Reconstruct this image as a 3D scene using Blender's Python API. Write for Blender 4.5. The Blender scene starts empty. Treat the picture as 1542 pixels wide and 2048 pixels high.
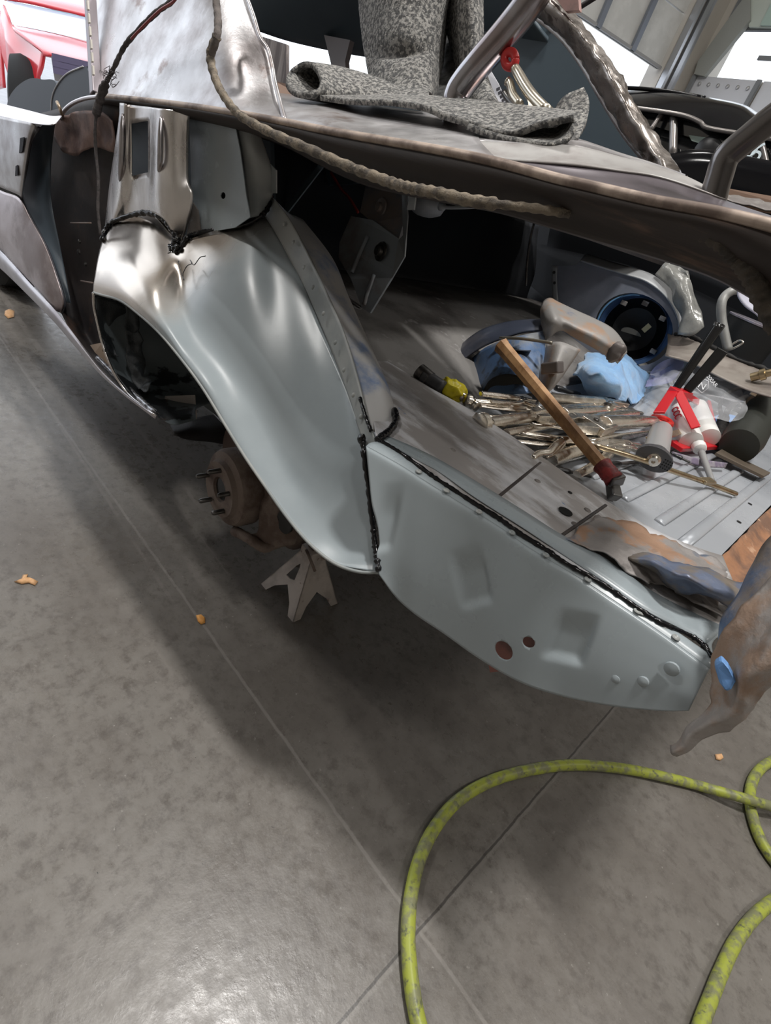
import bpy, bmesh, math, random
from mathutils import Vector, Matrix, noise
from mathutils.geometry import tessellate_polygon
R = random.Random(7)
S = bpy.context.scene
COL = S.collection
PI = math.pi
# ------------------------------------------------------------------ camera
# axes: +X towards the rear of the car, +Y across the car, +Z up. camera height 1.1
F = 1067.0; CX, CY = 771.0, 1024.0; H = 1.1
MX = Vector((0.652, 0.588, -0.479)); MZ = Vector((0.309, -0.783, -0.540)).normalized()
MX = (MX - MX.dot(MZ) * MZ).normalized(); MY = MZ.cross(MX)
EYE = Vector((0, 0, H))
def ray(px, py):
    c = Vector((px - CX, py - CY, F)); return Vector((MX.dot(c), MY.dot(c), MZ.dot(c)))
def YP(px, py, y): r = ray(px, py); return EYE + r * (y / r.y)          # a point on the vertical lengthwise plane y
def ZP(px, py, z): r = ray(px, py); return EYE + r * ((z - H) / r.z)    # a point on the horizontal plane z
def XP(px, py, x): r = ray(px, py); return EYE + r * (x / r.x)
cam_d = bpy.data.cameras.new('camera'); cam = bpy.data.objects.new('camera', cam_d); COL.objects.link(cam)
right = Vector((MX[0], MY[0], MZ[0])); dwn = Vector((MX[1], MY[1], MZ[1])); fwd = Vector((MX[2], MY[2], MZ[2]))
m = Matrix.Identity(4)
for i in range(3):
    m[i][0] = right[i]; m[i][1] = -dwn[i]; m[i][2] = -fwd[i]
m.translation = EYE
cam.matrix_world = m
cam_d.sensor_fit = 'VERTICAL'; cam_d.sensor_height = 36.0; cam_d.lens = F / 2048 * 36.0
cam_d.clip_start = 0.02; cam_d.clip_end = 200
S.camera = cam
# ------------------------------------------------------------------ colour, world, lamps
S.view_settings.view_transform = 'Standard'; S.view_settings.look = 'None'
S.view_settings.gamma = 1.0; S.view_settings.use_curve_mapping = False
S.view_settings.exposure = 0.1
W = bpy.data.worlds.new('world'); S.world = W; W.use_nodes = True
nt = W.node_tree; bg = nt.nodes['Background']
bg.inputs['Color'].default_value = (0.86, 0.92, 1.0, 1); bg.inputs['Strength'].default_value = 2.0
def area(name, loc, size, power, col=(1, .975, .94), target=None):
    l = bpy.data.lights.new(name, 'AREA'); l.shape = 'RECTANGLE'; l.size, l.size_y = size
    l.energy = power; l.color = col
    o = bpy.data.objects.new(name, l); COL.objects.link(o); o.location = loc
    if target is not None:
        o.rotation_euler = (Vector(target) - Vector(loc)).to_track_quat('-Z', 'Y').to_euler()
    return o
CEIL = 4.6
LAMPS = [(-0.14, .80), (-3.3, -.8), (1.5, -.9), (-.6, 3.1), (-2.9, 2.6), (2.3, 2.4)]
LPOW = [112, 58, 30, 26, 28, 32]
for (lx, ly), pw in zip(LAMPS, LPOW):
    area('ceiling_lamp_light', (lx, ly, CEIL - 0.16), (.55, 0.24), pw)
# ------------------------------------------------------------------ helpers
def cr(P, n):
    """Catmull-Rom through the points, n steps per span"""
    P = [Vector(p) for p in P]; out = []
    if len(P) < 3:
        for i in range(len(P) - 1):
            for k in range(n): out.append(P[i].lerp(P[i + 1], k / n))
        return out + [P[-1]]
    for i in range(len(P) - 1):
        p0 = P[i - 1] if i else P[0] * 2 - P[1]; p1 = P[i]; p2 = P[i + 1]
        p3 = P[i + 2] if i + 2 < len(P) else P[-1] * 2 - P[-2]
        for k in range(n):
            t = k / n
            out.append(0.5 * ((2 * p1) + (p2 - p0) * t + (2 * p0 - 5 * p1 + 4 * p2 - p3) * t * t + (3 * p1 - p0 - 3 * p2 + p3) * t ** 3))
    return out + [P[-1]]
def mesh_obj(name, verts, faces, mat, parent=None, smooth=True, uv=None):
    me = bpy.data.meshes.new(name); me.from_pydata([tuple(v) for v in verts], [], faces); me.update()
    o = bpy.data.objects.new(name, me); COL.objects.link(o)
    if mat: me.materials.append(mat)
    if smooth:
        for p in me.polygons: p.use_smooth = True
    attach(o, parent)
    return o
def attach(o, parent):
    if parent is not None:
        o.parent = parent
        if not parent.get('local'):
            pm = Matrix.Translation(Vector(parent.get('at', (0, 0, 0))))
            o.matrix_parent_inverse = pm.inverted()
            o['at'] = parent.get('at', (0, 0, 0)); 
            if parent.type == 'MESH': o.matrix_parent_inverse = Matrix.Identity(4)
def thing(name, label, cat, at, group=None, local=False):
    o = bpy.data.objects.new(name, None); COL.objects.link(o); o.location = at
    o.empty_display_size = .05
    o['label'] = label; o['category'] = cat; o['at'] = tuple(at)
    if local: o['local'] = True
    if group: o['group'] = group
    return o
def tag(o, label, cat, group=None, kind=None):
    if label: o['label'] = label
    if cat: o['category'] = cat
    if group: o['group'] = group
    if kind: o['kind'] = kind
    return o
def fix_normals(o):
    bm = bmesh.new(); bm.from_mesh(o.data); bmesh.ops.recalc_face_normals(bm, faces=bm.faces); bm.to_mesh(o.data); bm.free()
def grid(name, rows, mat, parent=None, nu=6, nv=6, thick=0.0015, disp=None, offset=0, sharp=False):
    """smooth sheet through rows of control points"""
    rr = [cr(r, nv) for r in rows]
    n = len(rr[0]); cols = [cr([r[j] for r in rr], nu) for j in range(n)]
    m_ = len(cols[0])
    V = [cols[j][i] for i in range(m_) for j in range(n)]
    if disp: V = [disp(v) for v in V]
    Fc = [(i * n + j, i * n + j + 1, (i + 1) * n + j + 1, (i + 1) * n + j) for i in range(m_ - 1) for j in range(n - 1)]
    o = mesh_obj(name, V, Fc, mat, parent)
    if thick:
        sm = o.modifiers.new('s', 'SOLIDIFY'); sm.thickness = thick; sm.offset = offset
    return o
def plate(name, pts, mat, parent=None, thick=(0, 0, 0.002), holes=(), bevel=0):
    """flat (or nearly flat) outline with holes given a thickness vector"""
    loops = [[Vector(p) for p in pts]] + [[Vector(p) for p in h] for h in holes]
    tris = tessellate_polygon(loops)
    flat = [v for l in loops for v in l]; t = Vector(thick); N = len(flat)
    V = flat + [v + t for v in flat]
    Fc = [tuple(a) for a in tris] + [tuple(i + N for i in reversed(a)) for a in tris]
    b = 0
    for l in loops:
        k = len(l)
        for i in range(k):
            a, c = b + i, b + (i + 1) % k; Fc.append((a, c, c + N, a + N))
        b += k
    o = mesh_obj(name, V, Fc, mat, parent, smooth=False); fix_normals(o)
    if bevel:
        bv = o.modifiers.new('b', 'BEVEL'); bv.width = bevel; bv.segments = 2; bv.limit_method = 'ANGLE'; bv.angle_limit = 1.0
    return o
def tube_data(P, r, seg=10, n=5, closed=False, jit=0, flat=1.0, seed=0):
    pts = cr(P, n) if n > 1 else [Vector(p) for p in P]
    rs = r if callable(r) else (lambda t: r)
    rnd = random.Random(seed)
    V = []; Fc = []; up = None; N = len(pts)
    for i, p in enumerate(pts):
        d = (pts[min(i + 1, N - 1)] - pts[max(i - 1, 0)])
        if d.length < 1e-9: d = Vector((1, 0, 0))
        d.normalize()
        if up is None:
            up = d.orthogonal().normalized() if abs(d.z) > .95 else (Vector((0, 0, 1)) - d * d.z).normalized()
        up = (up - d * up.dot(d)); up = up.normalized() if up.length > 1e-6 else d.orthogonal().normalized()
        s = d.cross(up); rad = rs(i / max(1, N - 1)) * (1 + jit * (rnd.random() - .5) * 2)
        for k in range(seg):
            a = 2 * PI * k / seg
            V.append(p + s * math.cos(a) * rad + up * math.sin(a) * rad * flat)
    for i in range(N - 1):
        for k in range(seg):
            a = i * seg + k; b = i * seg + (k + 1) % seg
            Fc.append((a, b, b + seg, a + seg))
    Fc.append(tuple(range(seg - 1, -1, -1))); Fc.append(tuple(range((N - 1) * seg, N * seg)))
    return V, Fc
def tube(name, P, r, mat, parent=None, **k):
    V, Fc = tube_data(P, r, **k); return mesh_obj(name, V, Fc, mat, parent)
def bead(name, P, r, mat, parent=None, seed=1, n=10, jit=.28):
    """a bead of seam sealer, lumpy along its length"""
    return tube(name, P, r, mat, parent, n=n, jit=jit, seg=8, seed=seed)
def frame(d, up=(0, 0, 1)):
    d = Vector(d).normalized(); u = Vector(up); u = u - d * u.dot(d)
    if u.length < 1e-5: u = d.orthogonal()
    u.normalize(); return d, u, d.cross(u)
def lathe_data(prof, o, d, seg=24, up=(0, 0, 1), ang=2 * PI):
    """prof: list of (distance along d, radius)"""
    o = Vector(o); d, u, s = frame(d, up); V = []; Fc = []
    for (h, r) in prof:
        for k in range(seg):
            a = ang * k / seg; V.append(o + d * h + (u * math.cos(a) + s * math.sin(a)) * r)
    n = len(prof)
    for i in range(n - 1):
        for k in range(seg):
            if ang < 6.2 and k == seg - 1: continue
            a = i * seg + k; b = i * seg + (k + 1) % seg; Fc.append((a, b, b + seg, a + seg))
    if ang > 6.2:
        if prof[0][1] > 1e-6: Fc.append(tuple(range(seg)))
        if prof[-1][1] > 1e-6: Fc.append(tuple(range(n * seg - 1, (n - 1) * seg - 1, -1)))
    return V, Fc
def lathe(name, prof, o, d, mat, parent=None, seg=24, smooth=True, cap=True, **k):
    V, Fc = lathe_data(prof, o, d, seg, **k)
    if not cap: Fc = [f for f in Fc if len(f) == 4]
    ob = mesh_obj(name, V, Fc, mat, parent, smooth); fix_normals(ob)
    if smooth: sharpen(ob)
    return ob
def sharpen(ob, ang=0.7):
    me = ob.data; bm = bmesh.new(); bm.from_mesh(me)
    for e in bm.edges:
        if len(e.link_faces) == 2 and e.calc_face_angle(0) > ang: e.smooth = False
    bm.to_mesh(me); bm.free()
class MB:
    """collects shapes into one mesh"""
    def __init__(s): s.V = []; s.F = []
    def add(s, V, Fc):
        b = len(s.V); s.V += [Vector(v) for v in V]; s.F += [tuple(i + b for i in f) for f in Fc]; return s
    def box(s, c, sz, M=None):
        x, y, z = [k / 2 for k in sz]; c = Vector(c)
        P = [Vector((i * x, j * y, k * z)) for i in (-1, 1) for j in (-1, 1) for k in (-1, 1)]
        P = [(M @ p if M else p) + c for p in P]
        return s.add(P, [(0, 1, 3, 2), (4, 6, 7, 5), (0, 4, 5, 1), (2, 3, 7, 6), (0, 2, 6, 4), (1, 5, 7, 3)])
    def bar(s, a, b, w, h, up=(0, 0, 1), w2=None, h2=None):
        a = Vector(a); b = Vector(b); d, u, q = frame(b - a, up); w2 = w if w2 is None else w2; h2 = h if h2 is None else h2
        P = []
        for p, ww, hh in ((a, w, h), (b, w2, h2)):
            for i, j in ((-1, -1), (1, -1), (1, 1), (-1, 1)): P.append(p + q * i * ww / 2 + u * j * hh / 2)
        return s.add(P, [(0, 1, 2, 3), (7, 6, 5, 4), (0, 4, 5, 1), (1, 5, 6, 2), (2, 6, 7, 3), (3, 7, 4, 0)])
    def tube(s, P, r, **k): return s.add(*tube_data(P, r, **k))
    def lathe(s, prof, o, d, seg=16, **k): return s.add(*lathe_data(prof, o, d, seg, **k))
    def prism(s, pts, t):
        n = len(pts); t = Vector(t); pts = [Vector(p) for p in pts]
        tr = tessellate_polygon([pts]); 
        Fc = [tuple(a) for a in tr] + [tuple(i + n for i in reversed(a)) for a in tr]
        Fc += [(i, (i + 1) % n, (i + 1) % n + n, i + n) for i in range(n)]
        return s.add(pts + [p + t for p in pts], Fc)
    def build(s, name, mat, parent=None, bevel=0, smooth=False, seg=2):
        o = mesh_obj(name, s.V, s.F, mat, parent, smooth); fix_normals(o)
        if smooth: sharpen(o)
        if bevel:
            bv = o.modifiers.new('b', 'BEVEL'); bv.width = bevel; bv.segments = seg; bv.limit_method = 'ANGLE'; bv.angle_limit = .8
        return o
def blob(name, c, sz, mat, parent=None, seed=0, amp=.25, fr=2.0, sub=3):
    bm = bmesh.new(); bmesh.ops.create_icosphere(bm, subdivisions=sub, radius=1)
    for v in bm.verts:
        k = 1 + amp * noise.noise(v.co * fr + Vector((seed * 7.1, 0, 0)))
        v.co = Vector((v.co.x * sz[0] * k, v.co.y * sz[1] * k, v.co.z * sz[2] * k)) + Vector(c)
    V = [v.co.copy() for v in bm.verts]; Fc = [tuple(v.index for v in f.verts) for f in bm.faces]; bm.free()
    return mesh_obj(name, V, Fc, mat, parent)
def text_mesh(name, txt, size, mat, parent, origin, xdir, ydir, ext=.0004, align='CENTER'):
    cu = bpy.data.curves.new(name, 'FONT'); cu.body = txt; cu.size = size; cu.extrude = ext; cu.align_x = align; cu.align_y = 'CENTER'
    t = bpy.data.objects.new(name, cu); COL.objects.link(t)
    dg = bpy.context.evaluated_depsgraph_get(); me = bpy.data.meshes.new_from_object(t.evaluated_get(dg))
    bpy.data.objects.remove(t)
    x = Vector(xdir).normalized(); y = Vector(ydir); y = (y - x * y.dot(x)).normalized(); z = x.cross(y)
    M = Matrix((x, y, z)).transposed().to_4x4(); M.translation = Vector(origin)
    me.transform(M); me.materials.clear(); me.materials.append(mat)
    o = bpy.data.objects.new(name, me); COL.objects.link(o); attach(o, parent); return o
# ------------------------------------------------------------------ materials
MATS = {}
def mat(name, base, rough=.5, metal=0.0, c2=None, scale=6.0, lo=.42, hi=.62, bump=0.0, bscale=None, c3=None, s3=20.0, lo3=.6, hi3=.68,
        rvar=0.0, stretch=(1, 1, 1), detail=6, coat=0, emit=None, estr=0, trans=0, alpha=1, ior=1.45, sheen=0):
    if name in MATS: return MATS[name]
    m = bpy.data.materials.new(name); m.use_nodes = True; t = m.node_tree; N = t.nodes; L = t.links
    b = N['Principled BSDF']; MATS[name] = m
    b.inputs['Roughness'].default_value = rough; b.inputs['Metallic'].default_value = metal
    b.inputs['Coat Weight'].default_value = coat; b.inputs['Coat Roughness'].default_value = .1
    b.inputs['Transmission Weight'].default_value = trans; b.inputs['Alpha'].default_value = alpha; b.inputs['IOR'].default_value = ior
    if sheen: b.inputs['Sheen Weight'].default_value = sheen
    tc = N.new('ShaderNodeTexCoord'); mp = N.new('ShaderNodeMapping'); mp.inputs['Scale'].default_value = stretch
    L.new(tc.outputs['Object'], mp.inputs['Vector'])
    def nz(sc, det=detail):
        n = N.new('ShaderNodeTexNoise'); n.inputs['Scale'].default_value = sc; n.inputs['Detail'].default_value = det
        n.inputs['Roughness'].default_value = .62; L.new(mp.outputs['Vector'], n.inputs['Vector']); return n
    def ramp(src, a, c):
        r = N.new('ShaderNodeMapRange'); r.inputs['From Min'].default_value = a; r.inputs['From Max'].default_value = c
        r.interpolation_type = 'SMOOTHSTEP'; L.new(src.outputs['Fac'], r.inputs['Value']); return r.outputs['Result']
    def mix(f, a, bcol):
        x = N.new('ShaderNodeMix'); x.data_type = 'RGBA'; L.new(f, x.inputs['Factor'])
        if isinstance(a, tuple): x.inputs['A'].default_value = (*a, 1)
        else: L.new(a, x.inputs['A'])
        x.inputs['B'].default_value = (*bcol, 1); return x.outputs['Result']
    col = base
    if c2: n1 = nz(scale); col = mix(ramp(n1, lo, hi), col, c2)
    if c3: n3 = nz(s3); col = mix(ramp(n3, lo3, hi3), col, c3)
    if isinstance(col, tuple): b.inputs['Base Color'].default_value = (*col, 1)
    else: L.new(col, b.inputs['Base Color'])
    if rvar:
        n2 = nz(scale * 1.7); r = N.new('ShaderNodeMapRange'); L.new(n2.outputs['Fac'], r.inputs['Value'])
        r.inputs['From Min'].default_value = .3; r.inputs['From Max'].default_value = .7
        r.inputs['To Min'].default_value = max(.02, rough - rvar); r.inputs['To Max'].default_value = min(1, rough + rvar)
        L.new(r.outputs['Result'], b.inputs['Roughness'])
    if bump:
        nb = nz(bscale or scale * 4); bp = N.new('ShaderNodeBump'); bp.inputs['Strength'].default_value = bump; bp.inputs['Distance'].default_value = .004
        L.new(nb.outputs['Fac'], bp.inputs['Height']); L.new(bp.outputs['Normal'], b.inputs['Normal'])
    if emit: b.inputs['Emission Color'].default_value = (*emit, 1); b.inputs['Emission Strength'].default_value = estr
    return m
primer = mat('grey_primer', (.31, .35, .37), .28, 0, (.28, .32, .34), 3, rvar=.04, coat=.0, bump=.03, bscale=40)
primer_s = mat('grey_primer_strip', (.33, .34, .33), .42, 0, (.26, .28, .28), 9, rvar=.08)
bare = mat('polished_bare_steel', (.78, .72, .66), .2, 1, (.66, .60, .56), 5, bump=.05, bscale=9, rvar=.08)
bare2 = mat('brushed_bare_steel', (.78, .75, .73), .30, 1, (.56, .52, .50), 7, bump=.12, bscale=60, rvar=.12, stretch=(1, 1, .4))
sanded = mat('sanded_steel', (.56, .55, .56), .36, .85, (.36, .33, .33), 6, .4, .62, bump=.15, bscale=50, c3=(.22, .16, .14), s3=8, lo3=.58, hi3=.7, rvar=.12)
dirty = mat('dirty_grey_steel', (.25, .23, .215), .52, .35, (.12, .105, .1), 5, .38, .6, bump=.2, bscale=40, c3=(.42, .43, .45), s3=14, lo3=.58, hi3=.68, rvar=.15)
dark = mat('dark_brown_steel', (.055, .045, .042), .6, .1, (.03, .027, .03), 4, bump=.2, bscale=30, c3=(.12, .07, .05), s3=6, lo3=.6, hi3=.7)
rustrail = mat('rusty_rail_brown', (.036, .027, .023), .65, .1, (.022, .018, .016), 3, bump=.2, bscale=30, stretch=(.3, 1, 3), c3=(.16, .1, .07), s3=9, lo3=.6, hi3=.75)
rust = mat('orange_rust', (.30, .15, .08), .85, 0, (.16, .09, .06), 12, bump=.7, bscale=60, c3=(.45, .28, .18), s3=18, lo3=.58, hi3=.66)
rustpaint = mat('rust_and_filler', (.34, .31, .29), .6, .15, (.32, .22, .16), 9, .46, .6, bump=.7, bscale=34, c3=(.10, .15, .26), s3=7, lo3=.6, hi3=.64, rvar=.12)
slate = mat('dark_slate_paint', (.05, .072, .09), .5, 0, (.038, .056, .07), 2)
bluebare = mat('blue_paint_worn', (.58, .58, .58), .45, .1, (.20, .28, .46), 5, .50, .64, bump=.15, bscale=40, c3=(.5, .48, .45), s3=12, lo3=.6, hi3=.7, rvar=.1)
sealer = mat('black_seam_sealer', (.006, .006, .007), .12, 0, bump=.3, bscale=50)
undercoat = mat('black_undercoating', (.02, .024, .028), .45, 0, (.03, .036, .04), 10, bump=.8, bscale=60)
wellmat = mat('wheel_well_slate', (.10, .12, .13), .45, 0, (.012, .014, .016), 4.5, .5, .53, bump=.3, bscale=40, c3=(.2, .13, .1), s3=7, lo3=.66, hi3=.72, stretch=(2, 1, .5))
castiron = mat('rusty_cast_iron', (.21, .165, .14), .75, .2, (.12, .085, .07), 14, bump=.6, bscale=60, c3=(.2, .15, .12), s3=22, lo3=.6, hi3=.7)
black = mat('black_plastic', (.012, .012, .013), .35, 0)
blackpaint = mat('black_car_paint', (.006, .006, .007), .12, 0); blackpaint.node_tree.nodes['Principled BSDF'].inputs['Specular IOR Level'].default_value = .22
steel = mat('nickel_tool_steel', (.84, .79, .71), .25, 1, (.76, .70, .62), 25, bump=0, bscale=90, rvar=.08)
gunmetal = mat('dark_tool_steel', (.15, .145, .14), .35, .9, (.09, .085, .08), 30)
white = mat('white_plastic', (.72, .72, .70), .4)
# ------------------------------------------------------------------ the workshop
U = Vector((.334, .943, 0)); Vv = Vector((-.943, .334, 0))     # building axes, turned 20 degrees from the car
def BW(a, b, z): return U * a + Vv * b + Vector((0, 0, z))
def WA(px, py, b=4.9): r = ray(px, py); return EYE + r * (b / r.dot(Vv))
def WB(px, py, a=5.0): r = ray(px, py); return EYE + r * (a / r.dot(U))
def struct(o): o['kind'] = 'structure'; return o
# concrete floor
def floor_mat():
    m = bpy.data.materials.new('sealed_concrete'); m.use_nodes = True; t = m.node_tree; N = t.nodes; L = t.links
    b = N['Principled BSDF']; tc = N.new('ShaderNodeTexCoord'); sep = N.new('ShaderNodeSeparateXYZ'); L.new(tc.outputs['Object'], sep.inputs[0])
    def nz(sc, det=8, ro=.65, stretch=None):
        n = N.new('ShaderNodeTexNoise'); n.inputs['Scale'].default_value = sc; n.inputs['Detail'].default_value = det; n.inputs['Roughness'].default_value = ro
        if stretch:
            mp = N.new('ShaderNodeMapping'); mp.inputs['Scale'].default_value = stretch; L.new(tc.outputs['Object'], mp.inputs['Vector']); L.new(mp.outputs['Vector'], n.inputs['Vector'])
        else: L.new(tc.outputs['Object'], n.inputs['Vector'])
        return n.outputs['Fac']
    def math_(op, a, c=None, d=None):
        x = N.new('ShaderNodeMath'); x.operation = op
        for i, q in enumerate((a, c, d)):
            if q is None: continue
            if isinstance(q, (int, float)): x.inputs[i].default_value = q
            else: L.new(q, x.inputs[i])
        return x.outputs[0]
    def rng(v, a, c, lo=0., hi=1.):
        r = N.new('ShaderNodeMapRange'); r.interpolation_type = 'SMOOTHSTEP'; L.new(v, r.inputs['Value'])
        for k, q in (('From Min', a), ('From Max', c), ('To Min', lo), ('To Max', hi)): r.inputs[k].default_value = q
        return r.outputs['Result']
    def mix(f, a, c):
        x = N.new('ShaderNodeMix'); x.data_type = 'RGBA'; L.new(f, x.inputs['Factor'])
        for k, q in (('A', a), ('B', c)):
            if isinstance(q, tuple): x.inputs[k].default_value = (*q, 1)
            else: L.new(q, x.inputs[k])
        return x.outputs['Result']
    col = mix(rng(nz(2.2), .38, .62), (.155, .140, .125), (.205, .190, .172))
    col = mix(rng(nz(28, 10, .75), .45, .66), col, (.125, .112, .10))
    col = mix(rng(nz(90, 4, .6), .66, .74), col, (.30, .285, .26))
    col = mix(rng(nz(45, 5, .6), .71, .745), col, (.03, .028, .026))
    X, Y_ = sep.outputs[0], sep.outputs[1]
    wob = math_('MULTIPLY', math_('SUBTRACT', nz(14), .5), .012)
    def line(axis, at, w, colr, col, wobble=wob):
        d = math_('ABSOLUTE', math_('ADD', math_('SUBTRACT', axis, at), wobble))
        return mix(rng(d, w * .5, w, 1., 0.), col, colr)
    # tyre and scuff tracks running along the car
    for at, w in ((.50, .006), (.68, .004), (.60, .016), (.74, .01)):
        d = math_('ABSOLUTE', math_('ADD', math_('SUBTRACT', math_('ADD', Y_, math_('MULTIPLY', X, .03)), at), wob))
        f = math_('MULTIPLY', rng(d, w * .4, w, 1., 0.), math_('MULTIPLY', rng(X, -.7, -1.1, 0., 1.), rng(nz(9), .4, .6, .1, .6)))
        col = mix(f, col, (.27, .245, .225))
    f = math_('MULTIPLY', rng(math_('ABSOLUTE', math_('ADD', math_('SUBTRACT', Y_, .559), wob)), .002, .005, 1., 0.), .5)
    col = mix(f, col, (.30, .28, .26))
    f = rng(math_('ABSOLUTE', math_('ADD', math_('SUBTRACT', X, .0255), math_('MULTIPLY', wob, .6))), .004, .0085, 1., 0.)
    col = mix(math_('MULTIPLY', f, .55), col, (.25, .235, .215))
    f = rng(math_('ABSOLUTE', math_('ADD', math_('SUBTRACT', X, .0225), math_('MULTIPLY', wob, .7))), .0015, .0035, 1., 0.)
    col = mix(math_('MULTIPLY', f, .8), col, (.05, .045, .042))
    L.new(col, b.inputs['Base Color'])
    L.new(math_('ADD', rng(nz(3.3), .3, .7, .23, .36), rng(nz(40), .3, .7, -.05, .1)), b.inputs['Roughness'])
    b.inputs['Specular IOR Level'].default_value = .6
    bp = N.new('ShaderNodeBump'); bp.inputs['Strength'].default_value = .25; bp.inputs['Distance'].default_value = .003
    L.new(nz(35, 8), bp.inputs['Height']); L.new(bp.outputs['Normal'], b.inputs['Normal'])
    return m
mb = MB(); mb.box((0, 1.5, -.1), (14, 14, .2), Matrix.Rotation(-.3405, 3, 'Z'))
# floor slab follows the building axes
mb = MB(); P4 = [BW(-5, -5, 0), BW(5.0, -5, 0), BW(5.0, 4.9, 0), BW(-5, 4.9, 0)]
mb.prism(P4, (0, 0, -.2)); struct(mb.build('floor', floor_mat()))
asphalt = mat('asphalt_apron', (.42, .42, .43), .8, 0, (.36, .36, .37), 3)
mb = MB(); mb.prism([BW(-30, 4.9, 0), BW(25, 4.9, 0), BW(25, 40, 0), BW(-30, 40, 0)], (0, 0, -.2)); struct(mb.build('ground', asphalt))
mb = MB(); mb.prism([BW(5.0, -30, 0), BW(30, -30, 0), BW(30, 4.9, 0), BW(5.0, 4.9, 0)], (0, 0, -.2)); struct(mb.build('ground_side', asphalt))
wallm = mat('cream_block_wall', (.50, .47, .42), .8, 0, (.46, .43, .39), 2)
wallg = mat('grey_trim_paint', (.20, .21, .22), .6)
T = .2
def wall(name, quads, m, n):
    mb = MB()
    for q in quads: mb.prism(q, n)
    return struct(mb.build(name, m))
def wa(a0, a1, z0, z1, b=4.9): return [BW(a0, b, z0), BW(a1, b, z0), BW(a1, b, z1), BW(a0, b, z1)]
def wb(b0, b1, z0, z1, a=5.0): return [BW(a, b0, z0), BW(a, b1, z0), BW(a, b1, z1), BW(a, b0, z1)]
wall('wall_front', [wa(-5, -4.2, 0, CEIL), wa(-4.2, .45, 3.4, CEIL), wa(.45, .95, 0, CEIL), wa(.95, 4.62, 3.7, CEIL), wa(4.62, 5.0, 0, CEIL)], wallm, Vv * T)
wall('wall_right', [wb(4.8, 4.9, 0, CEIL), wb(3.0, 4.8, 0, 2.5), wb(3.0, 4.8, 3.1, CEIL), wb(-5, 3.0, 0, CEIL)], wallm, U * T)
wall('wall_left', [[BW(-5, -5, 0), BW(-5, 4.9, 0), BW(-5, 4.9, CEIL), BW(-5, -5, CEIL)]], wallm, U * -T)
wall('wall_back', [[BW(-5, -5, 0), BW(5, -5, 0), BW(5, -5, CEIL), BW(-5, -5, CEIL)]], wallm, Vv * -T)
mb = MB(); mb.prism([BW(-5, -5, CEIL), BW(5, -5, CEIL), BW(5, 4.9, CEIL), BW(-5, 4.9, CEIL)], (0, 0, .15))
struct(mb.build('ceiling', mat('pale_ceiling_panels', (.62, .60, .57), .7, 0, (.56, .54, .5), 2)))
# overhead door, rolled half way up: panels, ribs, bottom edge, right hand track
doorm = mat('white_door_panel', (.62, .62, .60), .5, 0, (.55, .55, .53), 5)
mb = MB(); z = 2.42
while z < 3.7:
    zt = min(z + .40, 3.72); mb.prism(wa(.95, 4.60, z, zt - .012, 4.94), Vv * .04); z += .40
d1 = struct(mb.build('door_1', doorm)); 
ribm = mat('grey_door_rib', (.20, .22, .26), .5, .4)
mb = MB()
for a in (1.5, 2.1, 2.65, 3.2, 3.75, 4.2): mb.bar(BW(a, 4.915, 2.42), BW(a, 4.915, 3.7), .05, .03, up=Vv)
mb.build('door_rib', ribm, d1)
mb = MB(); mb.bar(BW(.95, 4.93, 2.43), BW(4.6, 4.93, 2.43), .02, .05, up=Vv); mb.build('bottom_seal', mat('door_seal', (.3, .3, .3), .6), d1)
mb = MB(); mb.bar(BW(4.64, 4.86, 0), BW(4.64, 4.86, 3.9), .03, .07, up=Vv); mb.bar(BW(4.72, 4.84, 0), BW(4.72, 4.84, 3.9), .05, .03, up=Vv); mb.bar(BW(4.79, 4.87, 0), BW(4.79, 4.87, 3.9), .03, .03, up=Vv)
struct(mb.build('trim_1', mat('galvanised_track', (.42, .43, .45), .4, .8)))
# window in the right wall and the sheet metal panels under it
glass = mat('clear_window_glass', (1, 1, 1), .02, 0, trans=1, ior=1.1)
mb = MB(); mb.prism(wb(3.0, 4.8, 2.5, 3.1, 5.08), U * .006); w1 = struct(mb.build('window_1', glass))
mb = MB(); mb.bar(BW(4.99, 3.0, 2.86), BW(4.99, 4.8, 2.86), .03, .05, up=(0, 0, 1)); mb.bar(BW(4.99, 4.77, 2.5), BW(4.99, 4.77, 3.1), .05, .04, up=U)
mb.bar(BW(5.0, 3.0, 2.66), BW(5.0, 4.3, 2.66), .02, .03); mb.build('window_frame', wallg, w1)
mb = MB(); mb.prism([WB(1388, 148, 4.93), WB(1408, 152, 4.93), WB(1500, 40, 4.93), WB(1500, -40, 4.93), WB(1484, 0, 4.93), WB(1396, 122, 4.93)], U * .04)
struct(mb.build('trim_2', mat('grey_green_board', (.30, .31, .29), .6)))
mb = MB(); mb.prism([WB(1497, 54, 4.95), WB(1590, 56, 4.95), WB(1590, -30, 4.95), WB(1497, -30, 4.95)], U * .03)
o = tag(mb.build('wall_cabinet_panel', mat('pale_green_panel', (.50, .55, .50), .5), None, bevel=.004), 'pale green panel high on the right wall above the window', 'panel')
mb = MB(); mb.prism([WB(1520, 50, 4.93), WB(1590, 52, 4.93), WB(1590, 0, 4.93), WB(1545, 0, 4.93)], U * .02); mb.build('door_panel', mat('mint_panel', (.40, .52, .47), .4), o)
panm = mat('galvanised_panel', (.62, .63, .66), .45, .2)
b0 = (WB(1392, 154, 4.97) ).dot(Vv); b1 = WB(1520, 166, 4.97).dot(Vv)
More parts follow.
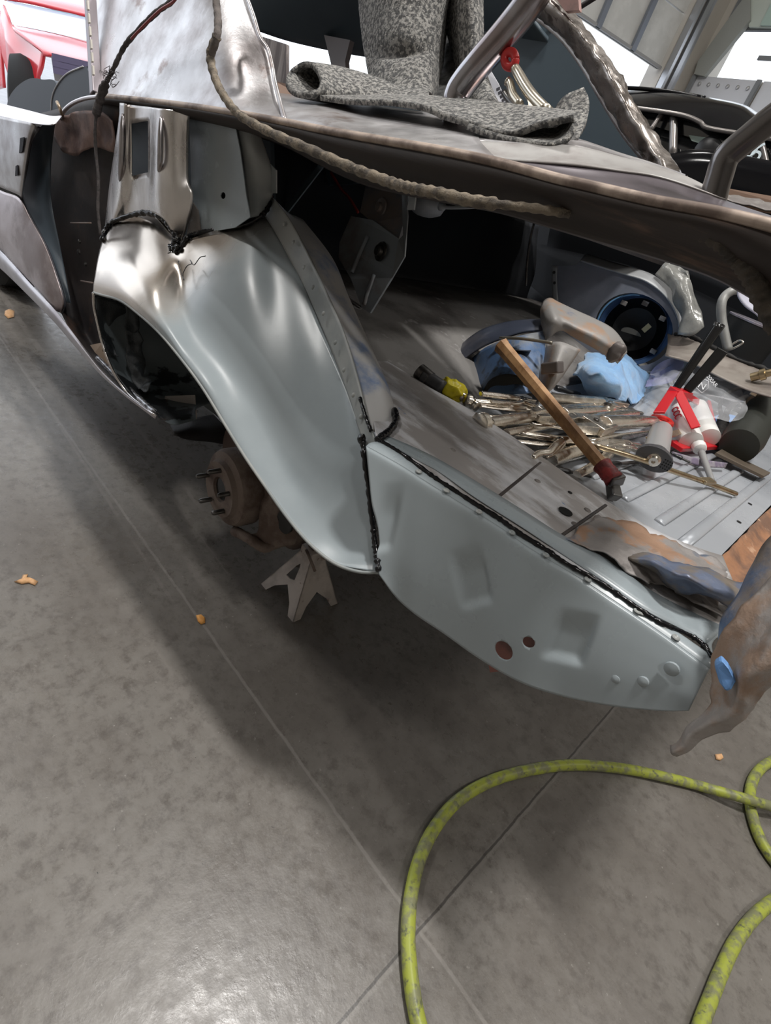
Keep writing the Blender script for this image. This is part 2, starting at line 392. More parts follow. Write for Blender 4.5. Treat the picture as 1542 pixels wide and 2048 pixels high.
for i, (p, q, lab) in enumerate(((b0, b1, 'grey sheet metal wall panel with a row of rivets beside the corner'), (b1 - .03, b1 - 1.2, 'plain grey sheet metal wall panel at the right edge under the window'))):
    mb = MB(); mb.prism([BW(4.97, p, .3), BW(4.97, q, .3), BW(4.97, q, 2.5), BW(4.97, p, 2.5)], U * .02)
    o = tag(mb.build('wall_panel', panm), lab, 'wall panel', 'sheet metal panels under the window')
    mb = MB()
    for s_ in (p, q):
        if i == 1 and s_ == p: continue
        mb.bar(BW(4.95, s_, .3), BW(4.95, s_, 2.5), .04, .02, up=U)
    mb.build('edge_strip', wallg, o)
    for k in range(6 if i == 0 else 0):
        bb = p + (q - p) * (.12 + k * .152); lathe('rivet', [(0, .018), (.012, .014), (.018, 0)], BW(4.97, bb, 2.44), -U, mat('rivet_zinc', (.5, .5, .5), .4, .8), o, seg=8)
# ceiling lamps (the long lamps that light the car)
lampm = mat('lamp_tube', (1, 1, 1), .4, emit=(1, .97, .92), estr=8)
for i, (lx, ly) in enumerate(LAMPS):
    t = thing('ceiling_lamp', 'long strip lamp hanging under the workshop ceiling', 'lamp', (lx, ly, CEIL), 'strip lamps on the ceiling')
    mb = MB(); mb.box((lx, ly, CEIL - .06), (.62, .30, .1)); mb.build('housing', doorm, t, bevel=.01)
    mb = MB(); mb.tube([(lx - .27, ly - .05, CEIL - .13), (lx + .27, ly - .05, CEIL - .13)], .016); mb.tube([(lx - .27, ly + .05, CEIL - .13), (lx + .27, ly + .05, CEIL - .13)], .016); mb.build('tube', lampm, t)
# ------------------------------------------------------------------ black car parked on the far side
bc = thing('parked_car', 'black car parked beyond the workpiece, dark glass and thin grey trim', 'car', (-1.3, 2.95, 0))
BY = 2.6
def B(px, py, dy=0): return YP(px, py, BY + dy)
grid('roof', [[B(1190, 190, .5), B(1253, 183, .45), B(1330, 183, .45), B(1410, 196, .45), B(1479, 210, .42), B(1510, 226, .4), B(1560, 262, .35)],
              [B(1190, 196, .2), B(1253, 192, .2), B(1330, 192, .2), B(1410, 203, .2), B(1472, 217, .2), B(1502, 232, .18), B(1550, 266, .16)],
              [B(1190, 214, .05), B(1260, 212, .05), B(1330, 224, .05), B(1385, 238, .05), B(1420, 256, .05), B(1490, 270, .05), B(1550, 280, .05)],
              [B(1190, 217, .08), B(1260, 215, .08), B(1330, 227, .08), B(1385, 241, .08), B(1420, 258, .08), B(1490, 272, .08), B(1550, 283, .08)]], blackpaint, bc, thick=.01)
tint = mat('dark_tinted_glass', (.012, .013, .014), .03, 0, coat=1)
plate('side_glass', [B(1190, 216, .09), B(1260, 214, .09), B(1330, 226, .09), B(1385, 240, .09), B(1420, 257, .09), B(1560, 282, .09), B(1560, 330, .09), B(1400, 318, .06), B(1190, 335, .06)], tint, bc, (0, .01, 0))
tr = mat('grey_satin_trim', (.28, .26, .25), .3, .7)
tube('window_pillar', [B(1348, 232, .06), B(1346, 311, .03)], .016, tr, bc, seg=8)
tube('window_pillar', [B(1326, 224, .06), B(1300, 262, .04)], .011, tr, bc, seg=8)
tube('belt_trim', [B(1250, 322, .02), B(1342, 314, .02), B(1385, 306, .02), B(1435, 309, .02), B(1480, 318, .02), B(1532, 329, .02), B(1580, 340, .02)], .013, tr, bc, seg=8)
tube('roof_trim', [B(1255, 214, .03), B(1330, 224, .03), B(1372, 232, .03), B(1400, 244, .03), B(1417, 256, .03), B(1500, 270, .03), B(1580, 284, .03)], .008, tr, bc, seg=8)
tube('rear_pillar_trim', [B(1522, 282, .03), B(1534, 332, .03)], .01, tr, bc, seg=8)
tube('roof_rail', [B(1200, 180, .3), B(1253, 176, .3), B(1330, 182, .3), B(1410, 196, .3)], .008, blackpaint, bc, seg=8)
plate('rear_seat_window', [B(1377, 270, .085), B(1440, 279, .085), B(1444, 298, .085), B(1412, 296, .085), B(1388, 290, .085)], mat('painted_far_daylight', (.55, .68, .62), .3), bc, (0, .003, 0))  # pale green plate; its colour stands in for daylight behind the glass
lathe('headrest', [(0, .03), (.01, .05), (.03, .05), (.04, .03)], B(1412, 300, .04), (0, 1, 0), black, bc, seg=16)
grid('door_skin', [[B(1180, 328, .08), B(1260, 322, .06), B(1342, 315, .05), B(1385, 307, .05), B(1435, 310, .05), B(1532, 330, .05), B(1640, 350, .05)],
                   [YP(1180, 360, 2.55), YP(1260, 350, 2.55), YP(1342, 340, 2.55), YP(1385, 335, 2.55), YP(1435, 336, 2.55), YP(1532, 352, 2.55), YP(1640, 370, 2.55)],
                   [YP(1180, 640, 2.6), YP(1260, 640, 2.6), YP(1342, 640, 2.6), YP(1385, 640, 2.6), YP(1435, 640, 2.6), YP(1532, 645, 2.6), YP(1640, 655, 2.6)],
                   [YP(1180, 780, 2.7), YP(1260, 800, 2.7), YP(1342, 810, 2.7), YP(1385, 815, 2.7), YP(1435, 820, 2.7), YP(1532, 825, 2.7), YP(1640, 835, 2.7)]], blackpaint, bc, thick=.01)
for wx in (-1.55, .2):
    lathe('wheel', [(0, .05), (.0, .2), (.02, .33), (.1, .36), (.2, .36), (.24, .32)], (wx, 2.64, .36), (0, 1, 0), mat('tyre_rubber', (.02, .02, .02), .8), bc, seg=32)
text_mesh('windshield_note', '96', .09, mat('white_marker', (.7, .8, .85), .5), bc, B(1502, 303, .02), (1, 0, .0), (.2, 0, 1))
tube('windshield_note_ring', [B(1486, 298, .02), B(1494, 312, .02), B(1508, 308, .02), B(1516, 292, .02), B(1510, 284, .02)], .003, MATS['white_marker'], bc, seg=6)
# ------------------------------------------------------------------ red pickup outside the open bay
rt = thing('pickup_truck', 'bright red pickup truck standing in daylight outside the open bay', 'truck', tuple(BW(-.35, 7.8, 0)))
red = mat('red_car_paint', (.62, .02, .03), .2, 0, coat=.6)
TB = 7.6
def Tt(px, py, db=0): return WA(px, py, TB + db)
grid('cab_roof', [[Tt(-30, -40, 1.4), Tt(60, -28, 1.4), Tt(160, -12, 1.4), Tt(230, 8, 1.4)], [Tt(-10, -12, .7), Tt(60, -8, .7), Tt(150, 10, .7), Tt(215, 28, .7)], [Tt(8, -2, .45), Tt(60, 6, .45), Tt(143, 26, .45), Tt(205, 40, .45)]], red, rt, thick=.02)
plate('windshield', [Tt(13, 0, .45), Tt(143, 27, .45), Tt(200, 42, .45), Tt(205, 88, 0), Tt(155, 76, 0), Tt(32, 50, 0)], mat('bright_windshield', (.55, .68, .8), .05, 0, coat=1), rt, tuple(Vv * .02))
grid('hood', [[Tt(25, 50, .1), Tt(90, 62, .1), Tt(160, 78, .1), Tt(215, 94, .1)], [Tt(30, 62, -.3), Tt(95, 80, -.35), Tt(165, 98, -.35), Tt(225, 112, -.3)], [Tt(80, 100, -.75), Tt(110, 108, -.8), Tt(170, 122, -.8), Tt(230, 135, -.75)], [Tt(88, 112, -.8), Tt(112, 116, -.85), Tt(170, 130, -.85), Tt(232, 142, -.8)]], red, rt, thick=.02)
grid('front_fender', [[Tt(8, 10, .4), Tt(16, 30, .2), Tt(28, 55, .05), Tt(60, 75, -.3), Tt(90, 105, -.75)], [Tt(2, 30, .5), Tt(8, 55, .3), Tt(20, 78, 0), Tt(55, 98, -.35), Tt(85, 135, -.75)], [Tt(0, 60, .5), Tt(8, 85, .3), Tt(20, 108, 0), Tt(50, 130, -.35), Tt(75, 165, -.7)], [Tt(4, 110, .5), Tt(12, 130, .3), Tt(25, 165, 0), Tt(50, 175, -.35), Tt(80, 185, -.7)]], red, rt, thick=.02)
plate('front_grille', [Tt(102, 112, -.88), Tt(175, 128, -.88), Tt(230, 142, -.88), Tt(230, 190, -.88), Tt(110, 165, -.88)], mat('chrome_grille', (.7, .7, .75), .25, .9), rt, tuple(Vv * .05))
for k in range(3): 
    mb = MB(); mb.bar(Tt(104 + k, 113 + 13 * k, -.93), Tt(225, 142 + 13 * k, -.93), .02, .05); mb.build('grille_bar', mat('grille_dark_purple', (.15, .13, .22), .5), rt)  # dark purple bars across the chrome grille
grid('side_body', [[Tt(-60, 20, 1.2), Tt(-10, 15, .8), Tt(6, 30, .45)], [Tt(-60, 100, 1.2), Tt(-10, 90, .8), Tt(4, 95, .45)], [Tt(-60, 190, 1.2), Tt(-10, 180, .8), Tt(10, 175, .45)]], red, rt, thick=.02)
c = BW(-.62, 7.2, .36)
lathe('wheel', [(0, .05), (0, .2), (.02, .33), (.1, .36), (.24, .33)], c, U, MATS['tyre_rubber'], rt, seg=24)
# ------------------------------------------------------------------ the car body being repaired
car = thing('stripped_car', 'stripped classic car body with new grey primed rear quarter panels, open trunk full of tools', 'car', (-0.9, 1.3, 0))
def Yr(pts): return [YP(*p) for p in pts]
def crumple(amp, fr, seed=0):
    def f(v):
        q = v * fr + Vector((seed * 3.3, 0, 0)); return v + Vector((noise.noise(q), noise.noise(q + Vector((9, 0, 0))), noise.noise(q + Vector((0, 9, 0))))) * amp
    return f
# --- outer wheelhouse, one pressed tub with a polished front dome
WH = [
 [(207,478,.56),(200,500,.54),(195,525,.52),(191,550,.508),(188,568,.50),(187,585,.5)],
 [(240,440,.60),(226,475,.565),(215,510,.535),(206,545,.512),(202,570,.50),(203,590,.5)],
 [(300,425,.63),(285,460,.60),(268,500,.56),(255,540,.52),(243,583,.497),(240,601,.5)],
 [(350,472,.63),(340,505,.60),(325,545,.56),(305,585,.52),(285,616,.497),(276,627,.5)],
 [(372,480,.62),(372,520,.605),(367,570,.585),(352,615,.545),(330,652,.503),(318,665,.5)],
 [(430,462,.66),(430,530,.62),(420,600,.585),(395,668,.545),(370,708,.505),(360,715,.5)],
 [(495,448,.70),(495,560,.635),(475,660,.585),(445,730,.545),(415,767,.505),(404,774,.5)],
 [(530,430,.735),(550,600,.655),(530,720,.59),(500,800,.548),(460,842,.507),(448,846,.5)],
 [(590,535,.71),(600,680,.645),(580,800,.588),(545,880,.546),(500,908,.507),(489,912,.5)],
 [(640,650,.68),(645,780,.622),(625,880,.578),(590,950,.543),(542,974,.507),(530,972,.5)],
 [(680,745,.65),(685,860,.602),(665,950,.567),(630,1010,.538),(588,1038,.507),(574,1034,.5)],
 [(710,830,.615),(715,920,.587),(695,1010,.56),(665,1065,.535),(632,1092,.508),(620,1088,.502)],
 [(728,882,.592),(735,960,.577),(725,1040,.56),(705,1090,.54),(680,1124,.515),(668,1126,.508)],
 [(736,897,.587),(743,960,.577),(747,1030,.566),(751,1080,.556),(754,1120,.546),(757,1145,.536)],
]
def tub_mat():
    # primer that runs out into polished bare steel over the front dome
    m = primer.copy(); m.name = 'grey_primer_fading_to_bare_steel'; N = m.node_tree.nodes; L = m.node_tree.links; b = N['Principled BSDF']
    tc = N.new('ShaderNodeTexCoord'); sp_ = N.new('ShaderNodeSeparateXYZ'); L.new(tc.outputs['Object'], sp_.inputs[0])
    nz = N.new('ShaderNodeTexNoise'); nz.inputs['Scale'].default_value = 12; L.new(tc.outputs['Object'], nz.inputs['Vector'])
    a = N.new('ShaderNodeMath'); a.operation = 'MULTIPLY_ADD'; L.new(nz.outputs['Fac'], a.inputs[0]); a.inputs[1].default_value = .10; L.new(sp_.outputs[0], a.inputs[2])
    r = N.new('ShaderNodeMapRange'); r.interpolation_type = 'SMOOTHSTEP'; L.new(a.outputs[0], r.inputs['Value']); r.inputs['From Min'].default_value = -1.11; r.inputs['From Max'].default_value = -.93; r.inputs['To Min'].default_value = 1; r.inputs['To Max'].default_value = 0
    x = N.new('ShaderNodeMix'); x.data_type = 'RGBA'; L.new(r.outputs['Result'], x.inputs['Factor'])
    src = b.inputs['Base Color'].links[0].from_socket; L.new(src, x.inputs['A']); x.inputs['B'].default_value = (.62, .55, .48, 1)
    L.new(x.outputs['Result'], b.inputs['Base Color']); L.new(r.outputs['Result'], b.inputs['Metallic'])
    q = N.new('ShaderNodeMapRange'); L.new(r.outputs['Result'], q.inputs['Value']); q.inputs['To Min'].default_value = .30; q.inputs['To Max'].default_value = .2; L.new(q.outputs['Result'], b.inputs['Roughness'])
    return m
tubmat = tub_mat()
def dent(v):
    # the shallow pressed recess beside the dome
    return v
wh = grid('wheelhouse_outer', [Yr(r) for r in WH], tubmat, car, nu=7, nv=7, thick=.0018)
# rolled lip round the opening
LIP = [(187,585,.498),(188,612,.498),(196,650,.50),(206,690,.505),(224,738,.51),(252,782,.52),(280,808,.52),(312,832,.52)]
tube('opening_lip', Yr(LIP), .0035, bare2, car, seg=8)
tube('opening_lip', Yr([(187,585,.499),(203,590,.499),(240,601,.499),(276,627,.499),(318,665,.499),(360,715,.499),(404,774,.499),(448,846,.499),(489,912,.499),(530,972,.499),(574,1034,.5),(620,1088,.502),(668,1126,.507),(715,1143,.52),(757,1145,.536)]), .0028, primer_s, car, seg=8)
# inside of the wheel well
grid('wheel_well_liner', [Yr(r) for r in [
 [(187,587,.505),(230,590,.56),(300,600,.64),(400,640,.76),(520,700,.9)],
 [(190,630,.505),(240,650,.56),(300,670,.62),(400,710,.74),(520,770,.88)],
 [(205,688,.508),(250,715,.56),(310,735,.62),(400,765,.73),(500,800,.86)],
 [(226,740,.512),(265,765,.55),(320,785,.60),(390,792,.70),(450,800,.8)],
 [(280,808,.52),(305,818,.545),(345,828,.58),(388,818,.64),(392,818,.66)],
 [(312,833,.52),(322,838,.545),(348,850,.57),(388,840,.62),(392,838,.64)]]], wellmat, car, nu=6, nv=6)
grid('undercoating', [Yr(r) for r in [
 [(190,590,.50),(215,594,.53),(240,606,.56),(262,622,.59)],[(192,640,.50),(205,650,.52),(215,660,.53),(222,665,.54)],[(212,700,.505),(222,705,.515),(230,710,.525),(238,716,.53)]]], undercoat, car, nu=8, nv=4, disp=crumple(.006, 30))
grid('undercoating', [Yr(r) for r in [
 [(246,604,.555),(262,610,.57),(280,622,.59)],[(250,640,.555),(264,645,.57),(280,650,.585)],[(252,690,.545),(268,690,.56),(284,682,.575)],[(258,735,.54),(272,735,.55),(290,742,.57)],[(272,768,.54),(284,770,.55),(300,760,.56)],[(282,784,.535),(290,786,.54),(296,784,.545)]]], undercoat, car, nu=9, nv=4, disp=crumple(.01, 40, 2))
plate('spring_mount_plate', Yr([(330,792,.60),(388,790,.66),(392,838,.66),(350,850,.60),(325,835,.58)]), rustpaint, car, (0, .003, 0))
plate('frame_rail', Yr([(388,745,.74),(450,790,.80),(470,860,.84),(392,800,.74)]), mat('frame_slate', (.10,.115,.12), .5, 0), car, (0, .01, 0))
grid('muffler', [Yr(r) for r in [[(340,850,.66),(390,838,.74),(440,830,.86),(500,840,1.0)],[(350,868,.64),(395,862,.72),(440,858,.84),(500,870,1.0)],[(370,878,.68),(400,880,.76),(440,885,.88),(500,900,1.02)]]], mat('dark_underbody', (.02,.018,.018), .7, bump=.5, bscale=30), car, thick=.01)
tube('brake_line', Yr([(408,805,.80),(430,830,.80),(447,848,.79)]), .0025, gunmetal, car, seg=6)
# --- flange strip with spot weld dimples
FL = [(530,430),(562,482),(602,562),(642,652),(674,724),(701,802),(724,872),(736,897)]
FR = [(549,398),(580,440),(614,502),(652,582),(687,662),(714,750),(737,838),(757,893)]
fy = [.735,.722,.708,.685,.66,.632,.60,.585]
fl = grid('wheelhouse_flange', [[YP(a[0]-1,a[1],y-.003), YP((a[0]+b[0])/2,(a[1]+b[1])/2,y-.001), YP(b[0],b[1],y)] for a, b, y in zip(FL, FR, fy)], primer_s, car, nu=8, nv=4, thick=.003)
for (x, y, yy) in [(568,448,.722),(587,485,.712),(608,535,.70),(626,575,.69),(647,627,.676),(671,685,.656),(688,740,.64),(707,790,.622),(722,833,.608)]:
    lathe('rivet', [(0, .0048), (.0014, .0042), (.0026, .0022), (.003, 0)], YP(x, y, yy - .006), (-.3, -1, .3), primer_s, fl, seg=12)
# --- inner wheelhouse
grid('wheelhouse_inner', [Yr(r) for r in [
 [(545,395,.745),(575,425,.775),(592,433,.79),(606,440,.82),(606,446,.86)],
 [(600,495,.712),(630,498,.745),(650,506,.78),(664,516,.82),(664,520,.86)],
 [(640,575,.69),(665,578,.73),(684,584,.76),(697,594,.80),(696,598,.84)],
 [(680,672,.663),(705,672,.70),(724,676,.73),(738,686,.77),(737,690,.82)],
 [(708,758,.635),(738,756,.67),(760,758,.69),(774,768,.73),(773,775,.78)],
 [(726,822,.61),(752,818,.635),(775,818,.66),(788,824,.69),(787,829,.72)],
 [(742,862,.596),(756,864,.612),(772,862,.63),(780,852,.65),(782,850,.67)]]], bluebare, car, nu=7, nv=6)
# --- bare inner quarter with its window and pressed ribs
C0 = [(240,206),(250,207),(262,210),(298,214),(320,217),(345,220),(380,226)]
C1 = [(238,243),(248,244),(263,247),(297,242),(320,246),(345,250),(378,252)]
C2 = [(222,352),(243,352),(264,352),(297,345),(316,348),(345,352),(377,355)]
C3 = [(216,400),(238,400),(261,398),(292,398),(316,400),(345,405),(386,402)]
C4 = [(209,470),(226,445),(252,432),(290,424),(318,431),(340,456),(358,512)]
cy = [.600,.590,.602,.602,.592,.604,.632]
rows = [[YP(p[0], p[1], y + dy) for p, y in zip(C, cy)] for C, dy in ((C0, .0), (C1, .0), (C2, 0), (C3, .004), (C4, .008))]
q = grid('inner_quarter_panel', rows, bare2, car, nu=6, nv=6, thick=.002)
bm = bmesh.new(); bm.from_mesh(q.data); bm.faces.ensure_lookup_table(); nf = 36
kill = [bm.faces[i * nf + j] for i in range(6, 12) for j in range(12, 18)]
bmesh.ops.delete(bm, geom=kill, context='FACES'); bm.to_mesh(q.data); bm.free()
q['label'] = 'bare steel inner panel with a rectangular opening'
for P_, r_ in (([(246,228,.588),(245,270,.584),(243,330,.584),(240,366,.592)], .0075), ([(322,232,.59),(321,270,.585),(320,320,.585),(317,346,.593)], .006)):
    tube('pressed_rib', Yr(P_), lambda t, r_=r_: r_ * (math.sin(min(1, t * 1.0 + .02) * PI) ** .35 + .02), mat('rib_steel', (.40, .38, .39), .3, 1), car, seg=12)
plate('inner_shade_plate', Yr([(228,200,.80),(540,250,.80),(545,420,.82),(500,560,.82),(380,600,.80),(200,560,.78),(190,470,.76)]), slate, car, (0, .01, 0))  # added dark sheet; stands in for shade behind the panel opening
plate('primed_bracket', Yr([(378,226,.662),(420,234,.662),(470,250,.662),(480,300,.662),(487,350,.662),(493,395,.662),(500,434,.662),(470,455,.662),(430,462,.662),(402,470,.662),(392,425,.662),(383,385,.662)]), primer, car, (0, .002, 0),
      holes=[Yr([(446 + 5 * math.cos(a) * 1.0, 391 + 7 * math.sin(a), .662) for a in [k * PI / 5 for k in range(10)]])])
grid('primed_gusset', [Yr(r) for r in [[(470,248,.668),(500,258,.68),(520,268,.70)],[(484,310,.672),(512,312,.685),(541,330,.715)],[(492,370,.68),(520,365,.70),(548,372,.73)],[(500,436,.69),(520,430,.705),(538,412,.73)]]], primer_s, car, nu=6, nv=5)
plate('gusset_tab', Yr([(541,328,.715),(552,340,.715),(552,386,.725),(543,386,.725)]), mat('tab_steel', (.35,.37,.37), .4, .4), car, (0, .003, 0))
plate('corner_gap_plate', Yr([(383,402,.648),(395,420,.655),(402,468,.66),(372,478,.645)]), dirty, car, (0, .003, 0))  # dirty grey plate filling the gap beside the primed bracket
# --- deck rail, its lip and the lower brace
RX = [195,330,450,560,650,740,890,1000,1110,1180,1300,1420,1500,1580]
lip = [192,207,224,244,262,278,304,328,358,374,402,424,442,462]
f1  = [197,213,233,256,280,300,330,352,380,396,424,448,475,520]
f2  = [203,220,242,268,300,330,362,380,400,416,440,470,505,560]
f3  = [206,224,247,276,316,350,385,400,424,440,470,502,540,590]
f4  = [209,228,252,284,330,368,400,421,453,474,508,548,590,640]
grid('deck_rail', [[YP(x, y, .610) for x, y in zip(RX, lip)], [YP(x, y, .604) for x, y in zip(RX, f1)], [YP(x, y, .616) for x, y in zip(RX, f2)],
                   [YP(x, y, .640) for x, y in zip(RX, f3)], [YP(x, y, .665) for x, y in zip(RX, f4)]], rustrail, car, nu=4, nv=5, thick=.003)
grid('rail_underside', [[YP(x, y, .665) for x, y in zip(RX, f4)], [YP(x, y + 4, .80) for x, y in zip(RX, f4)], [YP(x, y - 20, 1.0) for x, y in zip(RX, f4)]], dark, car, nu=3, nv=4)
tube('rail_lip', [YP(x, y - 1, .607) for x, y in zip(RX, lip)], .0058, mat('tan_worn_edge', (.46,.37,.31), .5, .3, (.16,.12,.1), 12), car, seg=8, n=6)
ch = grid('window_channel', [Yr(r) for r in [
 [(740,262,.66),(860,268,.68),(960,283,.70),(1035,287,.72),(1149,293,.74),(1247,317,.76),(1300,330,.77),(1367,352,.78),(1413,374,.78),(1450,392,.78)],
 [(740,268,.645),(860,282,.66),(960,299,.68),(1030,305,.70),(1149,312,.72),(1247,331,.74),(1300,342,.75),(1367,362,.76),(1413,381,.77),(1450,396,.77)],
 [(740,276,.635),(860,297,.64),(960,313,.655),(1028,322,.67),(1149,331,.69),(1247,344,.71),(1300,351,.72),(1350,364,.73),(1413,386,.74),(1450,400,.75)]]], mat('channel_grey_steel', (.34,.33,.32), .5, .5, (.24,.22,.21), 9, bump=.2, bscale=30), car, nu=5, nv=5, thick=.002)
grid('drip_gutter', [Yr(r) for r in [
 [(950,312,.66),(1028,323,.675),(1149,332,.695),(1247,345,.715),(1300,352,.725),(1350,365,.735),(1413,387,.745),(1450,402,.75),(1600,452,.75)],
 [(950,316,.64),(1028,330,.65),(1149,352,.67),(1247,366,.68),(1300,376,.69),(1350,390,.69),(1413,408,.70),(1450,416,.70),(1600,462,.70)],
 [(950,320,.615),(1028,336,.615),(1149,366,.615),(1247,389,.615),(1300,402,.615),(1350,412,.615),(1413,424,.615),(1450,432,.615),(1600,468,.615)]]], mat('gutter_purple_grey', (.14,.12,.135), .35, .5, (.06,.05,.055), 10, stretch=(.4,1,1)), car, nu=4, nv=5)
# deck surface with felt on it
grid('deck_panel', [Yr(r) for r in [
 [(195,191,.612),(330,206,.612),(450,223,.612),(560,243,.612),(650,261,.612),(740,277,.612),(890,303,.614),(1000,326,.614)],
 [(195,188,.64),(330,200,.64),(450,214,.64),(560,230,.64),(650,240,.64),(740,262,.65),(860,268,.68),(960,283,.70)],
 [(300,176,.72),(380,180,.72),(470,190,.72),(560,205,.72),(650,215,.74),(740,232,.76),(860,246,.78),(960,262,.80)],
 [(400,150,.9),(460,160,.9),(520,172,.9),(560,184,.9),(650,196,.9),(740,210,.92),(860,226,.94),(960,238,.96)]]], sanded, car, nu=6, nv=6, thick=.002)
grid('deck_panel_right', [Yr(r) for r in [
 [(950,282,.70),(1035,287,.72),(1149,293,.74),(1247,317,.76),(1300,330,.77),(1370,353,.78)],
 [(950,262,.80),(1035,270,.80),(1149,284,.80),(1240,308,.82),(1300,325,.82),(1370,350,.82)],
 [(950,238,.96),(1035,250,.95),(1149,276,.92),(1236,305,.90),(1300,325,.88),(1370,350,.86)]]], sanded, car, nu=5, nv=4)
# --- sail panel and the door post
grid('sail_panel', [Yr(r) for r in [
 [(186,-40,.70),(250,-40,.69),(330,-40,.69),(400,-40,.69),(480,-40,.72)],
 [(188,40,.675),(250,40,.665),(340,40,.665),(430,40,.67),(505,30,.71)],
 [(190,110,.65),(260,110,.64),(350,112,.64),(450,112,.645),(535,100,.70)],
 [(193,155,.64),(270,160,.625),(360,165,.625),(460,170,.63),(548,160,.68)],
 [(196,180,.625),(280,187,.612),(370,196,.612),(470,212,.612),(560,208,.66)],
 [(196,193,.607),(290,202,.606),(380,213,.606),(480,230,.606),(570,246,.61)]]], sanded, car, nu=6, nv=7, thick=.002)
tube('sail_panel_edge', Yr([(480,-40,.71),(506,30,.70),(520,75,.69),(536,100,.69),(545,135,.68),(550,165,.67),(560,205,.65),(570,243,.62)]), .004, sanded, car, seg=8)
plate('inner_pillar_panel', Yr([(508,68,.95),(572,88,.95),(572,200,.95),(545,190,.95)]), mat('weathered_stripe', (.32,.29,.28), .7, 0, (.14,.12,.12), 8, stretch=(6,6,.6)), car, (0, .01, 0))
plate('inner_wheel_trim', Yr([(545,160,.88),(580,170,.88),(612,195,.88),(560,205,.86)]), mat('tan_trim', (.28,.18,.13), .6), car, (0, .01, 0))
mb = MB(); mb.bar(YP(178, -40, .66), YP(192, 190, .62), .022, .02, up=(1, 0, 0)); mb.build('door_post', mat('post_metal', (.30,.27,.29), .4, .7), car, bevel=.002)
mb = MB()
for k in range(6): mb.bar(YP(175 + k * 2.1, 2 + k * 26, .622 - k * .004), YP(176.5 + k * 2.1, 20 + k * 26, .621 - k * .004), .008, .004, up=(0, 1, 0))
mb.build('post_slots', mat('pale_slot', (.7,.66,.6), .5), car)
# --- roof lining, rear bulkhead panel
grid('roof_lining', [[YP(420,-80,1.3),YP(600,-80,1.35),YP(760,-80,1.4),YP(900,-80,1.4),YP(1010,-80,1.4)],
                     [YP(470,0,1.35),YP(600,-10,1.4),YP(750,20,1.5),YP(900,40,1.5),YP(1060,30,1.45)],
                     [YP(510,60,1.4),YP(600,86,1.5),YP(740,113,1.6),YP(930,130,1.6),YP(1130,120,1.55)]], slate, car, nu=6, nv=6, thick=.01)
plate('rear_seat_bulkhead', Yr([(742,60,1.5),(1100,14,1.5),(1150,68,1.5),(1202,132,1.5),(1238,195,1.5),(1282,270,1.5),(1330,350,1.5),(1240,400,1.5),(1000,400,1.5),(742,330,1.5)]), slate, car, (-.01, .02, 0))
plate('window_post', Yr([(648,70,1.5),(700,80,1.5),(690,122,1.5),(694,168,1.5),(650,168,1.5),(662,128,1.5)]), mat('window_post_brown', (.14,.12,.12), .5), car, (0, .02, 0))
tube('seat_belt_arch', Yr([(1230,-30,1.5),(1120,40,1.5),(1098,60,1.5)]), .006, dark, car)
tube('bulkhead_bead', Yr([(1048,18,1.06),(1062,26,1.06),(1120,72,1.05),(1165,130,1.04),(1200,190,1.03),(1250,270,1.02),(1307,338,1.0)]), .005, sanded, car, seg=8)
# --- rear window pillar
grid('rear_pillar', [Yr(r) for r in [
 [(1020,-40,1.05),(1050,-45,1.02),(1090,-50,1.05)],
 [(1062,22,1.05),(1100,8,1.0),(1150,25,1.04)],
 [(1122,72,1.04),(1155,60,.995),(1195,88,1.03)],
 [(1166,130,1.03),(1200,120,.985),(1238,145,1.02)],
 [(1200,190,1.02),(1235,180,.975),(1265,195,1.01)],
 [(1250,270,1.0),(1275,255,.955),(1308,268,.99)],
 [(1300,338,.97),(1325,330,.925),(1345,320,.96)],
 [(1330,372,.86),(1352,368,.82),(1376,362,.85)]]], mat('grimy_pillar_metal', (.42,.38,.35), .3, .9, (.2,.17,.15), 14, .45, .6, bump=.5, bscale=22, c3=(.1,.08,.07), s3=20, lo3=.6, hi3=.68, rvar=.1), car, nu=8, nv=6, disp=crumple(.004, 60, 4), thick=.002)
plate('pillar_rust_cap', Yr([(1092,-30,.99),(1155,-30,.99),(1158,20,.99),(1130,22,.99)]), mat('pink_primer', (.36,.22,.20), .6, 0, (.2,.15,.14), 20), car, (0, .01, 0))
# --- trunk hinge tubes
hm = mat('hinge_tube_metal', (.34,.33,.35), .2, 1, (.26,.22,.22), 6, rvar=.05)
tube('trunk_hinge', Yr([(1100,-60,.86),(1062,2,.86),(1010,68,.86),(958,128,.86),(928,165,.86),(914,190,.86),(911,225,.86),(912,300,.86),(912,330,.86)]), .0222, hm, car, seg=20, n=8)
tube('trunk_hinge', Yr([(1620,185,.76),(1545,237,.76),(1495,277,.76),(1458,308,.76),(1447,325,.76),(1440,348,.76),(1432,375,.76),(1424,408,.76)]), .0145, mat('hinge_tube_dark', (.17,.16,.16), .22, 1), car, seg=18, n=8)
plate('far_gutter', Yr([(1440,374,.86),(1600,402,.9),(1600,416,.9),(1436,388,.86)]), mat('tan_primer_edge', (.34,.22,.16), .6), car, (0, .01, -.01))
grid('far_gutter_seal', [Yr(r) for r in [[(1436,386,.84),(1500,398,.85),(1600,416,.86)],[(1434,398,.80),(1500,412,.81),(1600,440,.82)]]], dirty, car, disp=crumple(.004, 80))
